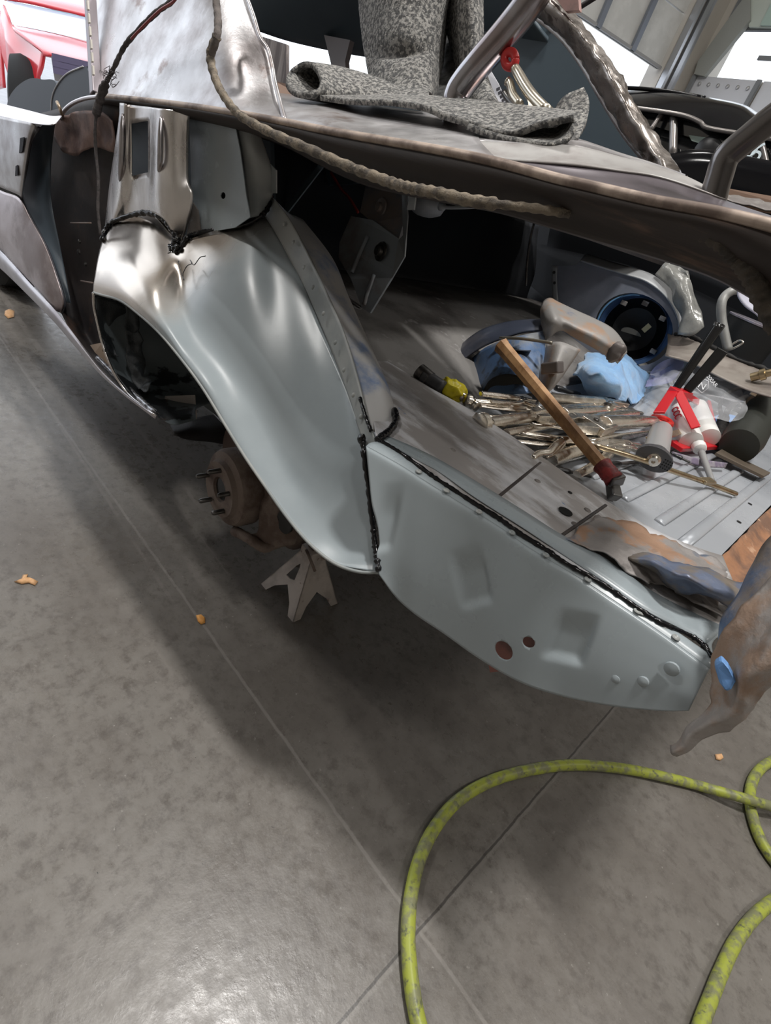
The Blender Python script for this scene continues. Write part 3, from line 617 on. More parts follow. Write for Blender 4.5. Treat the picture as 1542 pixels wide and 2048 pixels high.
# --- left side: door opening, skins, rocker
grid('door_skin', [Yr(r) for r in [
 [(-60,222,.5),(-10,231,.5),(35,240,.5),(62,246,.5),(76,256,.512)],[(-60,260,.5),(-10,268,.498),(25,275,.498),(55,280,.5),(62,284,.508)],
 [(-60,310,.5),(-10,320,.496),(20,328,.496),(46,335,.5),(53,338,.508)],[(-60,350,.51),(-10,370,.502),(15,380,.502),(38,390,.505),(45,397,.512)]]], sanded, car, nu=6, nv=6, thick=.003)
for p in ([(40,276),(48,274),(44,304),(38,306)], [(31,332),(35,330),(35,350),(30,352)]):
    plate('slot', [YP(a, b, .494) for a, b in p], mat('slot_dark', (.02,.02,.03), .7), car, (0, .002, 0))
grid('door_ledge', [Yr(r) for r in [[(-60,192,.56),(0,207,.56),(60,222,.56),(100,232,.56),(124,232,.56)],[(-60,206,.52),(0,220,.52),(60,234,.52),(100,241,.52),(118,240,.53)],[(-60,226,.5),(0,233,.5),(60,246,.5),(98,250,.5),(112,247,.51)]]], mat('bright_ledge_metal', (.75,.72,.74), .3, .8), car, nu=4, nv=5)
grid('door_lower_skin', [Yr(r) for r in [
 [(-60,345,.505),(0,380,.503),(38,396,.505),(62,438,.508),(90,490,.51),(112,550,.513),(127,602,.516),(122,625,.516)],
 [(-60,380,.495),(0,415,.493),(30,432,.495),(52,465,.498),(76,510,.50),(98,562,.505),(112,600,.51),(117,624,.512)],
 [(-60,430,.49),(0,462,.488),(22,482,.49),(42,508,.492),(66,545,.496),(88,582,.50),(104,608,.506),(114,622,.51)],
 [(-60,455,.50),(0,498,.50),(18,518,.50),(38,538,.50),(62,564,.502),(84,588,.505),(102,610,.51),(112,620,.512)]]], mat('pinkish_sanded_steel', (.48,.42,.43), .35, .75, (.30,.25,.25), 7, bump=.1, bscale=50, rvar=.1), car, nu=6, nv=5, thick=.003)
tube('door_edge', Yr([(78,256,.513),(62,285,.513),(52,338,.513),(43,396,.513),(62,436,.516),(92,492,.518),(114,552,.520),(129,604,.522),(124,626,.520)]), .004, mat('door_edge_dark', (.04,.04,.05), .4), car, seg=8)
grid('rocker_panel', [Yr(r) for r in [
 [(-60,455,.50),(0,500,.50),(60,566,.50),(112,622,.502),(165,690,.506),(205,742,.51),(250,785,.515),(312,831,.52)],
 [(-60,472,.492),(0,518,.492),(60,580,.493),(110,634,.496),(163,697,.50),(204,746,.506),(250,788,.512),(312,834,.518)],
 [(-60,488,.50),(0,536,.50),(60,594,.50),(108,643,.502),(161,705,.506),(203,751,.51),(250,792,.515),(311,838,.52)]]], mat('rocker_sanded', (.50,.48,.50), .35, .8, (.36,.33,.35), 6), car, nu=6, nv=5)
tube('sill_sealer', Yr([(196,716,.53),(225,745,.53),(255,775,.53),(285,803,.528),(312,826,.525)]), .006, mat('sill_dirty_sealer', (.12,.12,.13), .25, .6, (.4,.4,.42), 60), car, seg=8, n=10, jit=.3)
grid('door_jamb', [Yr(r) for r in [
 [(60,232,.62),(125,215,.625),(160,198,.625),(200,198,.625),(245,212,.64)],
 [(52,300,.60),(105,300,.62),(150,300,.625),(195,300,.63),(240,300,.65)],
 [(40,396,.57),(90,396,.60),(140,400,.62),(190,400,.63),(235,400,.65)],
 [(80,480,.56),(120,480,.59),(155,480,.61),(190,480,.62),(230,480,.65)],
 [(120,600,.54),(140,600,.57),(165,600,.59),(190,600,.60),(215,600,.62)],
 [(124,628,.53),(150,650,.56),(180,680,.58),(205,700,.58),(225,710,.60)],
 [(165,696,.525),(190,715,.54),(215,735,.55),(240,755,.555),(262,775,.56)],
 [(250,786,.525),(262,792,.53),(280,800,.535),(300,812,.54),(320,830,.54)]]], dark, car, nu=6, nv=5, thick=.002)
grid('quarter_slate_face', [Yr(r) for r in [[(76,258,.56),(90,246,.57),(112,236,.59)],[(60,300,.56),(82,300,.575),(104,300,.60)],[(45,396,.55),(72,396,.565),(102,396,.59)],[(92,492,.54),(104,496,.555),(122,500,.575)],[(126,600,.53),(132,604,.54),(142,606,.55)]]], mat('jamb_slate', (.055,.07,.085), .4), car, nu=6, nv=5)
grid('rust_patch', [Yr(r) for r in [[(112,232,.60),(150,225,.61),(200,222,.61),(226,240,.62)],[(105,270,.605),(150,268,.613),(200,270,.62),(230,275,.625)],[(120,300,.605),(150,312,.613),(190,296,.62),(228,306,.63)]]], mat('pink_rust', (.28,.19,.165), .6, .2, (.12,.08,.075), 9, bump=.4, bscale=30), car, nu=6, nv=6, disp=crumple(.006, 25))
tube('quarter_top_arch', Yr([(122,238,.60),(128,222,.60),(145,207,.60),(170,197,.60),(200,193,.60)]), .0045, mat('arch_edge', (.5,.46,.46), .3, .8), car, seg=8)
for p, r_ in (((170,484,.60), .006), ((168,505,.60), .008), ((182,530,.60), .005)):
    lathe('bolt', [(0, r_), (.004, r_ * .9), (.006, 0)], YP(*p) + Vector((0, -.012, 0)), (0, -1, 0), gunmetal, car, seg=8)
for P_ in ([(142,446,.60),(182,446,.60)], [(162,562,.585),(186,566,.585)]):
    tube('jamb_crease', [YP(a, b, c - .012) for a, b, c in P_], .0025, mat('scuffed_edge', (.3,.24,.22), .5, .4), car, seg=6)
plate('striker_plate', Yr([(180,690,.535),(205,685,.54),(222,705,.54),(240,735,.54),(215,728,.535),(190,705,.53)]), mat('striker_tan', (.36,.27,.20), .6, .2), car, (0, .003, 0), holes=[Yr([(205,697,.5365),(211,697,.5385),(211,704,.5385),(205,703,.5365)])])
tube('latch_pin', Yr([(124,231,.58),(119,215,.57),(114,204,.57)]), .004, mat('latch_brass', (.5,.4,.3), .4, .8), car, seg=8)
# seat shells seen through the side window
seatm = mat('seat_slate_vinyl', (.07,.085,.11), .55)
def shell(pts, y):
    P_ = cr([YP(a, b, y) for a, b in pts], 6); o = plate('seat_shell', P_, seatm, car, (0, .12, .0)); return o
shell([(12,222),(18,195),(35,172),(60,157),(85,159),(112,166),(118,232)], .74)
shell([(103,228),(105,196),(114,172),(134,148),(170,133),(175,140),(196,186),(150,215),(125,236)], .70)
tube('seat_piping', Yr([(102,226,.699),(104,196,.699),(113,172,.699),(133,148,.699),(166,133,.699)]), .0022, mat('pale_piping', (.6,.6,.62), .4), car, seg=6)
# --- package tray, cavity walls, trunk floor
mb = MB(); mb.prism([(-1.6, .70, 1.065), (-.80, .70, 1.065), (-.80, 2.3, 1.065), (-1.6, 2.3, 1.065)], (0, 0, .02)); mb.build('package_tray', dark, car)
cav = mat('trunk_cavity_shade', (.012, .014, .018), .7)  # near black puts the trunk's inner shade into the walls and far panel
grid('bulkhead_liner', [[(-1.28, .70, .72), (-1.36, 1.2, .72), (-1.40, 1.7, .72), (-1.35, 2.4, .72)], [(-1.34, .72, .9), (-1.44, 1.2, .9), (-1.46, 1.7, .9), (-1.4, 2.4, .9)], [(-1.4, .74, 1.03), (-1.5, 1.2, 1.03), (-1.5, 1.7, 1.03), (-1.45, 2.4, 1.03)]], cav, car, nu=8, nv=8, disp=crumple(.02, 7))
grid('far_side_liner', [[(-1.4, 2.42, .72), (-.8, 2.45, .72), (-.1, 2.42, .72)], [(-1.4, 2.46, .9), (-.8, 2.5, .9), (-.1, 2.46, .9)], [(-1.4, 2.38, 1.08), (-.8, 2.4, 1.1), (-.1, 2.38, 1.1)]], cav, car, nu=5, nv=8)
tube('cavity_cable', Yr([(1068,446,1.7),(1060,480,1.7),(1054,530,1.7),(1052,572,1.7)]), .004, gunmetal, car, seg=6)
floorm = mat('trunk_floor_grime', (.22,.21,.20), .6, .2, (.11,.10,.095), 5, bump=.15, bscale=30, c3=(.32,.31,.30), s3=20, lo3=.58, hi3=.68)
grid('trunk_floor', [
 [(-1.30, .60, .735), (-1.35, 1.0, .74), (-1.38, 1.6, .74), (-1.35, 2.42, .74)],
 [(-1.12, .64, .76), (-1.15, 1.0, .775), (-1.15, 1.6, .77), (-1.15, 2.42, .76)],
 [(-.88, .66, .755), (-.90, 1.0, .77), (-.92, 1.6, .765), (-.92, 2.42, .755)],
 [(-.66, .66, .737), (-.70, 1.0, .735), (-.74, 1.6, .73), (-.78, 2.42, .73)],
 [(-.52, .64, .735), (-.58, .98, .712), (-.62, 1.6, .71), (-.66, 2.42, .71)]], floorm, car, nu=6, nv=8)
pan = mat('new_grey_floor_pan', (.40,.42,.45), .3, .15, (.34,.36,.39), 4, rvar=.08)
mb = MB(); mb.prism([(-.60, .84, .708), (-.02, .84, .708), (-.02, 2.42, .708), (-.72, 2.42, .708)], (0, 0, .003)); fp = mb.build('floor_pan', pan, car)
for k in range(6):
    x0 = -.13 - k * .075
    tube('pressed_rib', [(x0, 1.02, .710), (x0, 1.06, .7135), (x0, 1.3, .714), (x0, 1.6, .714), (x0, 1.66, .7105)], .011, pan, fp, seg=10, flat=.45)
tube('pressed_rib', [(-.075, .98, .711), (-.075, 1.5, .7125), (-.075, 1.9, .711)], .012, pan, fp, seg=10, flat=.35)
for p in ((1478,1044),(1500,1008)):
    lathe('drain_hole', [(0, .005), (.0008, .005)], ZP(*p, .7115), (0, 0, 1), black, fp, seg=12)
# ledge between drop panel and pan
LZ = .742
def Lg(p): return ZP(p[0], p[1], p[2] if len(p) > 2 else LZ)
L0 = [(752,874),(762,880),(815,915),(862,950),(950,1007),(1040,1067),(1130,1127),(1200,1167),(1290,1226),(1370,1266),(1410,1290)]
L1 = [(745,828),(775,850),(860,880),(900,915),(985,970),(1075,1025),(1160,1080),(1235,1125),(1320,1180),(1400,1225),(1450,1262)]
L2 = [(740,768),(790,800),(880,830),(950,880),(1030,930),(1110,985),(1195,1040),(1270,1085),(1345,1130),(1420,1175),(1480,1215)]
L3 = [(735,700),(795,735),(860,775),(930,815),(1010,865),(1090,920),(1170,975),(1245,1022),(1320,1066),(1400,1098),(1445,1112)]
led = mat('ledge_worn_steel', (.31,.29,.28), .45, .15, (.58,.58,.60), 8, .46, .6, bump=.15, bscale=50, c3=(.12,.19,.34), s3=13, lo3=.66, hi3=.70, rvar=.12, stretch=(.7,1.8,1))
lg = grid('trunk_ledge', [[Lg(p) for p in L0], [Lg(p) for p in L1], [Lg(p) for p in L2], [Lg(p) for p in L3]], led, car, nu=5, nv=6, thick=.002, disp=lambda v: v + Vector((0, 0, .002 * noise.noise(v * 9))))
lg['label'] = 'worn bare steel ledge with flecks of blue paint'
grid('ledge_wall', [[Lg(p) for p in L3], [(Lg(p) + Vector((0, .004, -.034))) for p in L3]], dirty, car, nu=4, nv=6)
lathe('ledge_hole', [(0, .0115), (.0006, .0115)], Lg((1131, 1023, LZ + .002)), (0, 0, 1), mat('hole_black', (.005,.005,.005), .9), lg, seg=20)
lathe('ledge_hole', [(0, .004), (.0006, .004)], Lg((1140, 985, LZ + .002)), (0, 0, 1), MATS['hole_black'], lg, seg=12)
for p in ((1175,1020),(1150,1048),(905,900),(1075,962)): lathe('spot_weld', [(0, .006), (.001, .005), (.0012, .003), (.0004, 0)], Lg((*p, LZ + .001)), (0, 0, 1), dirty, lg, seg=12)
for a, c in (((990,999),(1081,925)), ((1119,1074),(1212,1010))):
    tube('lap_seam', [Lg((*a, LZ + .0012)), Lg(((a[0] + c[0]) / 2, (a[1] + c[1]) / 2, LZ + .0012)), Lg((*c, LZ + .0012))], .0028, dark, lg, seg=6, flat=.5)
# primed strip between the two seams
CR = [(757,902),(800,932),(845,962),(916,1003),(1017,1067),(1060,1112-14),(1199,1181),(1255,1222),(1326,1277-6),(1416,1340)]
CR = [(732,893),(800,931),(850,963),(916,1004),(1000,1056),(1060,1098),(1150,1152),(1216,1195),(1326,1270),(1418,1338)]
strip = [[Lg((p[0], p[1], LZ + .001)) for p in [(762,884),(815,918),(862,953),(935,998),(1030,1063),(1095,1106),(1180,1158),(1250,1202),(1350,1262),(1422,1312)]],
         [ (ZP(p[0] + 10, p[1] - 7, LZ)) for p in CR], [YP(p[0], p[1], .0) if 0 else ZP(p[0], p[1], LZ - .004) for p in CR]]
ps = grid('drop_panel_top_strip', strip, primer, car, nu=5, nv=7, thick=.002)
for p in [(838,943),(893,981),(958,1023),(1024,1065),(1092,1110),(1176,1159),(1275,1222),(1283,1225),(1330,1252),(1352,1275)]:
    lathe('rivet', [(0, .0052), (.0012, .0046), (.002, .003), (.001, .0015), (.0008, 0)], ZP(p[0], p[1], LZ + .001), (0, 0, 1), primer_s, ps, seg=14)
inner = [[Lg((p[0], p[1], LZ + .003)) for p in [(768,882),(830,918),(880,945),(950,995),(1040,1052),(1090,1085),(1200,1158),(1290,1220),(1370,1262),(1412,1288)]],
         [Lg((p[0], p[1], LZ + .0035)) for p in [(775,872),(850,905),(905,935),(980,980),(1060,1030),(1120,1068),(1215,1120),(1300,1180),(1385,1225),(1450,1255)]]]
grid('ledge_primed_edge', inner, primer, car, nu=3, nv=6)
# --- drop panel (trunk side extension) with pressed pockets and holes
ytop = [ZP(p[0], p[1], LZ - .004) for p in CR]
BT = [(757,1148),(790,1192),(830,1228),(885,1265),(960,1318),(1040,1364),(1120,1391),(1220,1411),(1320,1421),(1378,1421)]
DY = [p.y for p in ytop]
print('drop y', [round(v, 3) for v in DY])
def pyd(px):
    for i in range(len(CR) - 1):
        if CR[i][0] <= px <= CR[i + 1][0] or i == len(CR) - 2:
            t = (px - CR[i][0]) / (CR[i + 1][0] - CR[i][0]); return (DY[i] + (DY[i + 1] - DY[i]) * min(1, t)) * .985
r0 = [Vector(p) for p in ytop]
r1 = [YP(a[0] + (b[0] - a[0]) * .04, a[1] + (b[1] - a[1]) * .04, d * .994) for a, b, d in zip(CR, BT, DY)]
def row(t, k): return [YP(a[0] + (b[0] - a[0]) * t, a[1] + (b[1] - a[1]) * t, d * (1 - t * .02) * k) for a, b, d in zip(CR, BT, DY)]
PK = [((942,1148),(24,62),-12), ((1145,1268),(36,50),18), ((775,1030),(14,66),6)]
def project(v):
    q = v - EYE; x = right.dot(q); y = dwn.dot(q); z = fwd.dot(q); return (x / z * F + CX, y / z * F + CY)
PKW = []
for (c, (hw, hh), rot) in PK:
    YD = pyd(c[0]); o_ = YP(c[0], c[1], YD); PKW.append((o_, (YP(c[0] + 20, c[1], YD) - o_) / 20, (YP(c[0], c[1] + 20, YD) - o_) / 20, hw, hh, math.radians(rot)))
def ss(x): x = max(0, min(1, x)); return x * x * (3 - 2 * x)
def pockets(v):
    d = 0
    for (o_, ex, ey, hw, hh, rot) in PKW:
        a, b = ex.x, ey.x; c, e = ex.z, ey.z; dx, dz = v.x - o_.x, v.z - o_.z; det = a * e - b * c
        s_ = (dx * e - dz * b) / det; t_ = (a * dz - c * dx) / det
        s2 = s_ * math.cos(rot) + t_ * math.sin(rot); t2 = -s_ * math.sin(rot) + t_ * math.cos(rot)
        d = max(d, ss((hw + 9 - abs(s2)) / 18) * ss((hh + 8 - abs(t2)) / 20) * ss((t2 + hh + 6) / (hh * 1.2)))
    return v + Vector((0, .0085 * d, 0))
dp = grid('drop_panel', [r0, r1, row(.15, .992), row(.4, .988), row(.7, .986), row(1, .99)], primer, car, nu=16, nv=16, disp=pockets, thick=.002)
def cut_hole(o, c, r, d=(0, 1, 0)):
    V_, F_ = lathe_data([(-.03, r), (.03, r)], c, d, 24); me = bpy.data.meshes.new('cutter'); me.from_pydata([tuple(v) for v in V_], [], F_)
    t = bpy.data.objects.new('cutter', me); COL.objects.link(t); fix_normals(t)
    b = o.modifiers.new('h', 'BOOLEAN'); b.operation = 'DIFFERENCE'; b.object = t; b.solver = 'EXACT'
    dg = bpy.context.evaluated_depsgraph_get(); m2 = bpy.data.meshes.new_from_object(o.evaluated_get(dg)); o.modifiers.clear(); o.data = m2; bpy.data.objects.remove(t)
cut_hole(dp, YP(1013, 1297, pyd(1013)), .0140); cut_hole(dp, YP(1062, 1281, pyd(1062)), .0082)
plate('inner_brace', [YP(p[0], p[1], .665) for p in ((960,1250),(1100,1230),(1110,1330),(980,1345))], mat('red_oxide', (.28,.12,.10), .6, 0, (.16,.08,.07), 20), car, (0, .004, 0))
for p in ((1232,1357,.006),(1287,1362,.007),(1344,1337,.009)):
    lathe('panel_plug', [(0, p[2]), (.003, p[2] * .95), (.0045, p[2] * .5), (.0048, 0)], YP(p[0], p[1], pyd(p[0]) - .007), (0, -1, 0), primer, dp, seg=16)
# --- rusted tail end
grid('tail_panel', [Yr(r) for r in [
 [(1580,1120,0.696),(1545,1165,0.684),(1480,1240,0.661),(1432,1315,0.644),(1420,1370,0.638),(1415,1420,0.632),(1375,1455,0.626),(1340,1492,0.621)],
 [(1600,1180,0.650),(1560,1215,0.650),(1510,1280,0.636),(1462,1345,0.626),(1445,1395,0.621),(1430,1432,0.615),(1388,1463,0.615),(1343,1499,0.615)],
 [(1620,1230,0.615),(1575,1260,0.615),(1535,1310,0.603),(1490,1365,0.597),(1465,1408,0.597),(1442,1444,0.603),(1400,1470,0.609),(1347,1505,0.612)],
 [(1640,1300,0.615),(1600,1330,0.615),(1560,1365,0.615),(1512,1410,0.615),(1488,1440,0.615),(1463,1466,0.615),(1420,1477,0.615),(1352,1508,0.615)]]], rustpaint, car, nu=7, nv=7, disp=lambda v: crumple(.009, 16, 5)(crumple(.003, 60, 6)(v)), thick=.003)['label'] = 'rusty crumpled tail panel with old blue paint'
grid('tail_inner_flange', [Yr(r) for r in [
 [(1580,1040,0.766),(1530,1090,0.754),(1490,1160,0.731),(1452,1235,0.696),(1436,1300,0.673)],[(1600,1100,0.719),(1550,1140,0.708),(1505,1200,0.684),(1465,1262,0.667),(1440,1318,0.655)],[(1600,1150,0.684),(1560,1180,0.679),(1515,1235,0.661),(1475,1290,0.650),(1448,1335,0.644)]]], mat('tail_blue_paint', (.09,.14,.24), .45, 0, (.24,.20,.17), 8, .42, .56, bump=.6, bscale=34, c3=(.30,.19,.13), s3=13, lo3=.58, hi3=.66), car, nu=6, nv=6, disp=crumple(.004, 25, 6), thick=.003)
plate('bumper_bracket', Yr([(1427,1318,0.621),(1442,1308,0.621),(1456,1325,0.615),(1470,1352,0.615),(1462,1366,0.612),(1450,1370,0.612),(1437,1352,0.615)]), mat('bracket_blue', (.13,.27,0.534), .45), car, (.004, -.012, 0), bevel=.003)
grid('crushed_corner', [[ZP(*p) for p in r] for r in [
 [(1255,1108,.755),(1310,1112,.775),(1380,1130,.785),(1450,1152,.78),(1520,1175,.77)],
 [(1275,1130,.76),(1330,1140,.785),(1395,1160,.80),(1450,1182,.79),(1520,1205,.77)],
 [(1330,1165,.755),(1365,1180,.765),(1410,1198,.77),(1460,1212,.765),(1510,1225,.76)]]], mat('crushed_blue_steel', (.14,.17,.25), .4, .3, (.22,.19,.16), 12, .46, .58, bump=.4, bscale=30, c3=(.30,.19,.13), s3=9, lo3=.6, hi3=.68), car, nu=7, nv=7, disp=lambda v: crumple(.010, 26, 8)(crumple(.004, 70, 6)(v)), thick=.003)
grid('rust_crust', [[ZP(*p) for p in r] for r in [
 [(1130,1078,.746),(1200,1035,.748),(1290,1060,.75),(1360,1090,.75),(1440,1125,.75)],
 [(1190,1100,.75),(1235,1085,.756),(1300,1095,.758),(1370,1120,.755),(1450,1150,.75)],
 [(1240,1130,.752),(1275,1125,.758),(1320,1140,.76),(1380,1160,.757),(1440,1190,.75)],
 [(1290,1170,.747),(1320,1165,.752),(1360,1185,.752),(1400,1215,.75),(1440,1240,.747)]]], mat('flaking_rust_filler', (.26,.24,.23), .6, .3, (.34,.21,.14), 7, .5, .57, bump=.8, bscale=26, c3=(.12,.15,.2), s3=9, lo3=.56, hi3=.64, rvar=.1), car, nu=8, nv=8, disp=lambda v: crumple(.007, 34, 9)(crumple(.004, 90, 6)(v)), thick=.002)
grid('rear_cross_rail', [[(-.018, .90, .712), (-.018, 1.2, .712), (-.018, 1.7, .712), (-.018, 2.4, .712)], [(.03, .86, .70), (.03, 1.2, .70), (.03, 1.7, .70), (.03, 2.4, .70)], [(.07, .82, .75), (.07, 1.2, .75), (.07, 1.7, .75), (.07, 2.4, .75)], [(.12, .80, .77), (.12, 1.2, .77), (.12, 1.7, .77), (.12, 2.4, .77)]], rust, car, nu=5, nv=10, disp=crumple(.004, 40, 3), thick=.003)
grid('ledge_end_strip', [[Lg((p[0], p[1], LZ + .002)) for p in r] for r in [[(1255,1160),(1300,1190),(1350,1210),(1400,1245),(1450,1262)],[(1290,1200),(1330,1225),(1370,1245),(1405,1268),(1425,1285)],[(1370,1266),(1388,1275),(1400,1282),(1410,1290),(1425,1310)]]], primer, car)
# --- seam sealer beads
def bd(P_, r, seed, kind='y'):
    f_ = {'y': YP, 'z': ZP}[kind]; return bead('seam_sealer', [f_(*p) for p in P_], r * (1.4 if kind == 'y' else 1.15), sealer, car, seed=seed)
bd([(205,480,.552),(208,466,.57),(222,447,.585),(250,434,.595),(285,426,.605),(312,430,.61),(332,444,.615),(345,462,.618),(357,482,.62)], .0042, 1)
bd([(357,480,.618),(352,492,.615),(345,505,.61),(348,522,.605)], .0085, 2)
bd([(352,520,.605),(372,478,.618),(385,470,.635),(410,464,.655),(440,460,.67),(470,454,.68),(505,442,.695),(530,425,.715),(538,408,.728),(543,392,.735)], .0034, 3)
for k in range(9):
    blob('sealer_blob', YP(340 + R.random() * 22, 492 + R.random() * 30, .604), (.007, .005, .006), sealer, car, seed=k, sub=2)
bd([(724,876,.583),(726,890,.578),(730,920,.572),(737,970,.568),(744,1030,.556),(749,1080,.546),(753,1110,.538),(757,1142,.528)], .0036, 4)
blob('sealer_blob', YP(723, 878, .58), (.008, .006, .009), sealer, car, seed=12, sub=3)
bd([(789,820,LZ+.006),(792,838,LZ+.006),(786,853,LZ+.006),(774,866,LZ+.006),(762,874,LZ+.005),(754,880,LZ+.004)], .0046, 5, 'z')
bd([(720,796,.612),(730,830,.60),(742,862,.59)], .0022, 6)
bd([(758,880,LZ+.003),(800,905,LZ+.003),(862,950,LZ+.003),(905,978,LZ+.003),(950,1007,LZ+.003),(1000,1038,LZ+.003),(1040,1067,LZ+.003),(1090,1098,LZ+.003),(1130,1125,LZ+.003),(1200,1165,LZ+.003),(1245,1195,LZ+.003),(1290,1226,LZ+.003),(1330,1250,LZ+.003),(1370,1266,LZ+.003),(1402,1285,LZ+.003),(1425,1315,LZ+.003)], .0030, 7, 'z')
tube('marker_scribble', Yr([(357,522,.585),(362,545,.58),(368,560,.575),(366,548,.578),(374,532,.585),(384,527,.588),(380,520,.592),(388,530,.588),(400,515,.597),(411,512,.60)]), .0009, sealer, car, seg=5)
# --- suspension bracket in the trunk corner
brm = mat('brown_bracket_steel', (.30,.24,.21), .5, .1, (.20,.20,.22), 8, bump=.2, bscale=30)
plate('shock_tower_plate', Yr([(732,369,1.050),(803,371,1.050),(811,432,1.033),(797,480,1.017),(745,445,1.017),(720,424,1.025)]), brm, car, (0, .01, 0))
sp = plate('shock_tower_bracket', Yr([(702,432,1.000),(745,440,1.000),(797,478,1.000),(790,540,0.984),(783,556,0.984),(732,639,0.951),(702,558,0.951),(677,515,0.968),(679,485,0.984)]), mat('bracket_grey_blue', (.36,.40,.44), .4, .1, (.26,.23,.22), 5, bump=.1), car, (0, .006, 0))
plate('bracket_flange', Yr([(803,370,1.033),(811,373,1.017),(815,432,1.000),(809,513,0.984),(783,558,0.968),(797,480,0.992),(806,470,1.000)]), mat('flange_grey', (.33,.35,.36), .4, .4), car, (0, .004, 0))
lathe('washer', [(0, .022), (.002, .022), (.004, .018), (.004, .014), (.012, .012), (.014, .006), (.012, 0)], YP(762, 503, 0.984), (-.2, -1, .1), gunmetal, sp, seg=20)
lathe('washer', [(0, .024), (.003, .022), (.004, .012), (.010, .010), (.010, 0)], YP(761, 416, 1.035), (-.2, -1, .1), brm, sp, seg=20)
for P_ in ([(735,472,0.992),(718,510,0.976),(704,545,0.955)], [(748,550,0.976),(735,585,0.959),(728,610,0.951)]): tube('pressed_rib', [YP(a, b, c - .006) for a, b, c in P_], .005, MATS['bracket_grey_blue'], sp, seg=8)
stm = mat('brace_slate', (.24,.31,.35), .5, 0)
mb = MB(); mb.bar(YP(650, 322, 1.1), YP(568, 428, 1.0), .022, .004, up=(0, 1, 0)); mb.build('brace_strap', stm, car)
mb = MB(); mb.bar(YP(632, 362, 1.3), YP(614, 455, 1.3), .022, .004, up=(0, 1, 0)); mb.build('brace_strap', stm, car)
plate('inner_side_panel', Yr([(545,270,1.15),(740,325,1.2),(735,365,1.2),(620,372,1.2),(600,420,1.15),(560,400,1.1)]), mat('side_panel_slate', (.09,.13,.16), .5), car, (0, .01, 0))
tube('red_wire', Yr([(662,345,1.15),(680,375,1.15),(700,398,1.15),(716,425,1.15)]), .004, mat('faded_red_wire', (.45,.05,.04), .6), car, seg=8)
plate('harness_clip', Yr([(808,322,.72),(823,322,.72),(832,375,.70),(830,384,.70),(820,384,.70),(816,350,.71)]), mat('clip_slate', (.10,.13,.15), .5), car, (0, .003, 0))
mb = MB(); mb.bar(YP(826, 388, .9), YP(822, 420, .9), .018, .004, up=(0, 1, 0)); mb.build('harness_tab', MATS['flange_grey'], car)
blob('filler_neck', YP(852, 406, 1.2), (.055, .05, .032), mat('filler_grey', (.42,.45,.48), .4), car, amp=.1)
tube('filler_pipe', Yr([(880,413,1.1),(905,415,1.1),(990,412,1.1)]), lambda t: .009 if t < .3 else .004, MATS['filler_grey'], car, seg=10)
# --- hub, brake and axle
hub = YP(446, 978, .68)
hb = lathe('wheel_hub', [(0, .028), (0, .030), (-.010, .034), (-.012, .074), (.0, .080), (.006, .098), (.018, .104), (.060, .104), (.072, .096), (.075, .05)], hub, (.06, 1, .02), castiron, car, seg=40)
lathe('hub_bore', [(-.004, .030), (-.002, .022), (.03, .020), (.03, 0)], hub, (.06, 1, .02), mat('greasy_black', (.01,.01,.01), .2), hb, seg=24)
for k in range(5):
    a = 2 * PI * k / 5 + .45; c = hub + Vector((math.cos(a) * .056, -.012, math.sin(a) * .056))
    lathe('wheel_stud', [(0, .0065), (-.03, .0065), (-.034, .004), (-.034, 0)], c, (.06, 1, .02), gunmetal, hb, seg=10)
lathe('brake_drum', [(0, .085), (.0, .112), (.012, .118), (.10, .120), (.16, .10), (.2, .05)], YP(478, 925, .80), (.1, 1, .05), mat('brown_drum', (.13,.09,.075), .7, .2), car, seg=36)
grid('brake_bracket', [Yr(r) for r in [[(520,962,.74),(548,955,.76),(585,985,.80)],[(512,1010,.73),(545,1000,.74),(592,1020,.78)],[(525,1055,.73),(555,1050,.74),(600,1050,.78)],[(500,1075,.72),(530,1095,.73),(590,1080,.78)]]], castiron, car, nu=7, nv=7, disp=crumple(.012, 30, 3), thick=.018)
lathe('bracket_eye', [(0, .008), (0, .030), (.006, .030)], YP(568, 1045, .735), (0, 1, 0), MATS['greasy_black'], car, seg=18)
tube('axle_tube', [YP(560, 1060, .80), YP(590, 1070, .84), YP(640, 1060, 1.0), (-.78, 1.8, .27), (-.78, 2.2, .27)], .035, castiron, car, seg=16)
tube('lower_arm', Yr([(470,1062,.70),(500,1078,.70),(530,1095,.72),(560,1080,.76)]), .014, castiron, car, seg=10, jit=.1)
# far side of the body, out of sight but closing the trunk
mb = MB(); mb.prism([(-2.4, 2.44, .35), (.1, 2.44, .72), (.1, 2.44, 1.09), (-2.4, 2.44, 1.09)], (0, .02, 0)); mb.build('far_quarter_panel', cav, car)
mb = MB(); mb.prism([(-3.2, .80, .36), (-1.3, .80, .36), (-1.3, 2.3, .36), (-3.2, 2.3, .36)], (0, 0, .02)); mb.build('cabin_floor', dark, car)
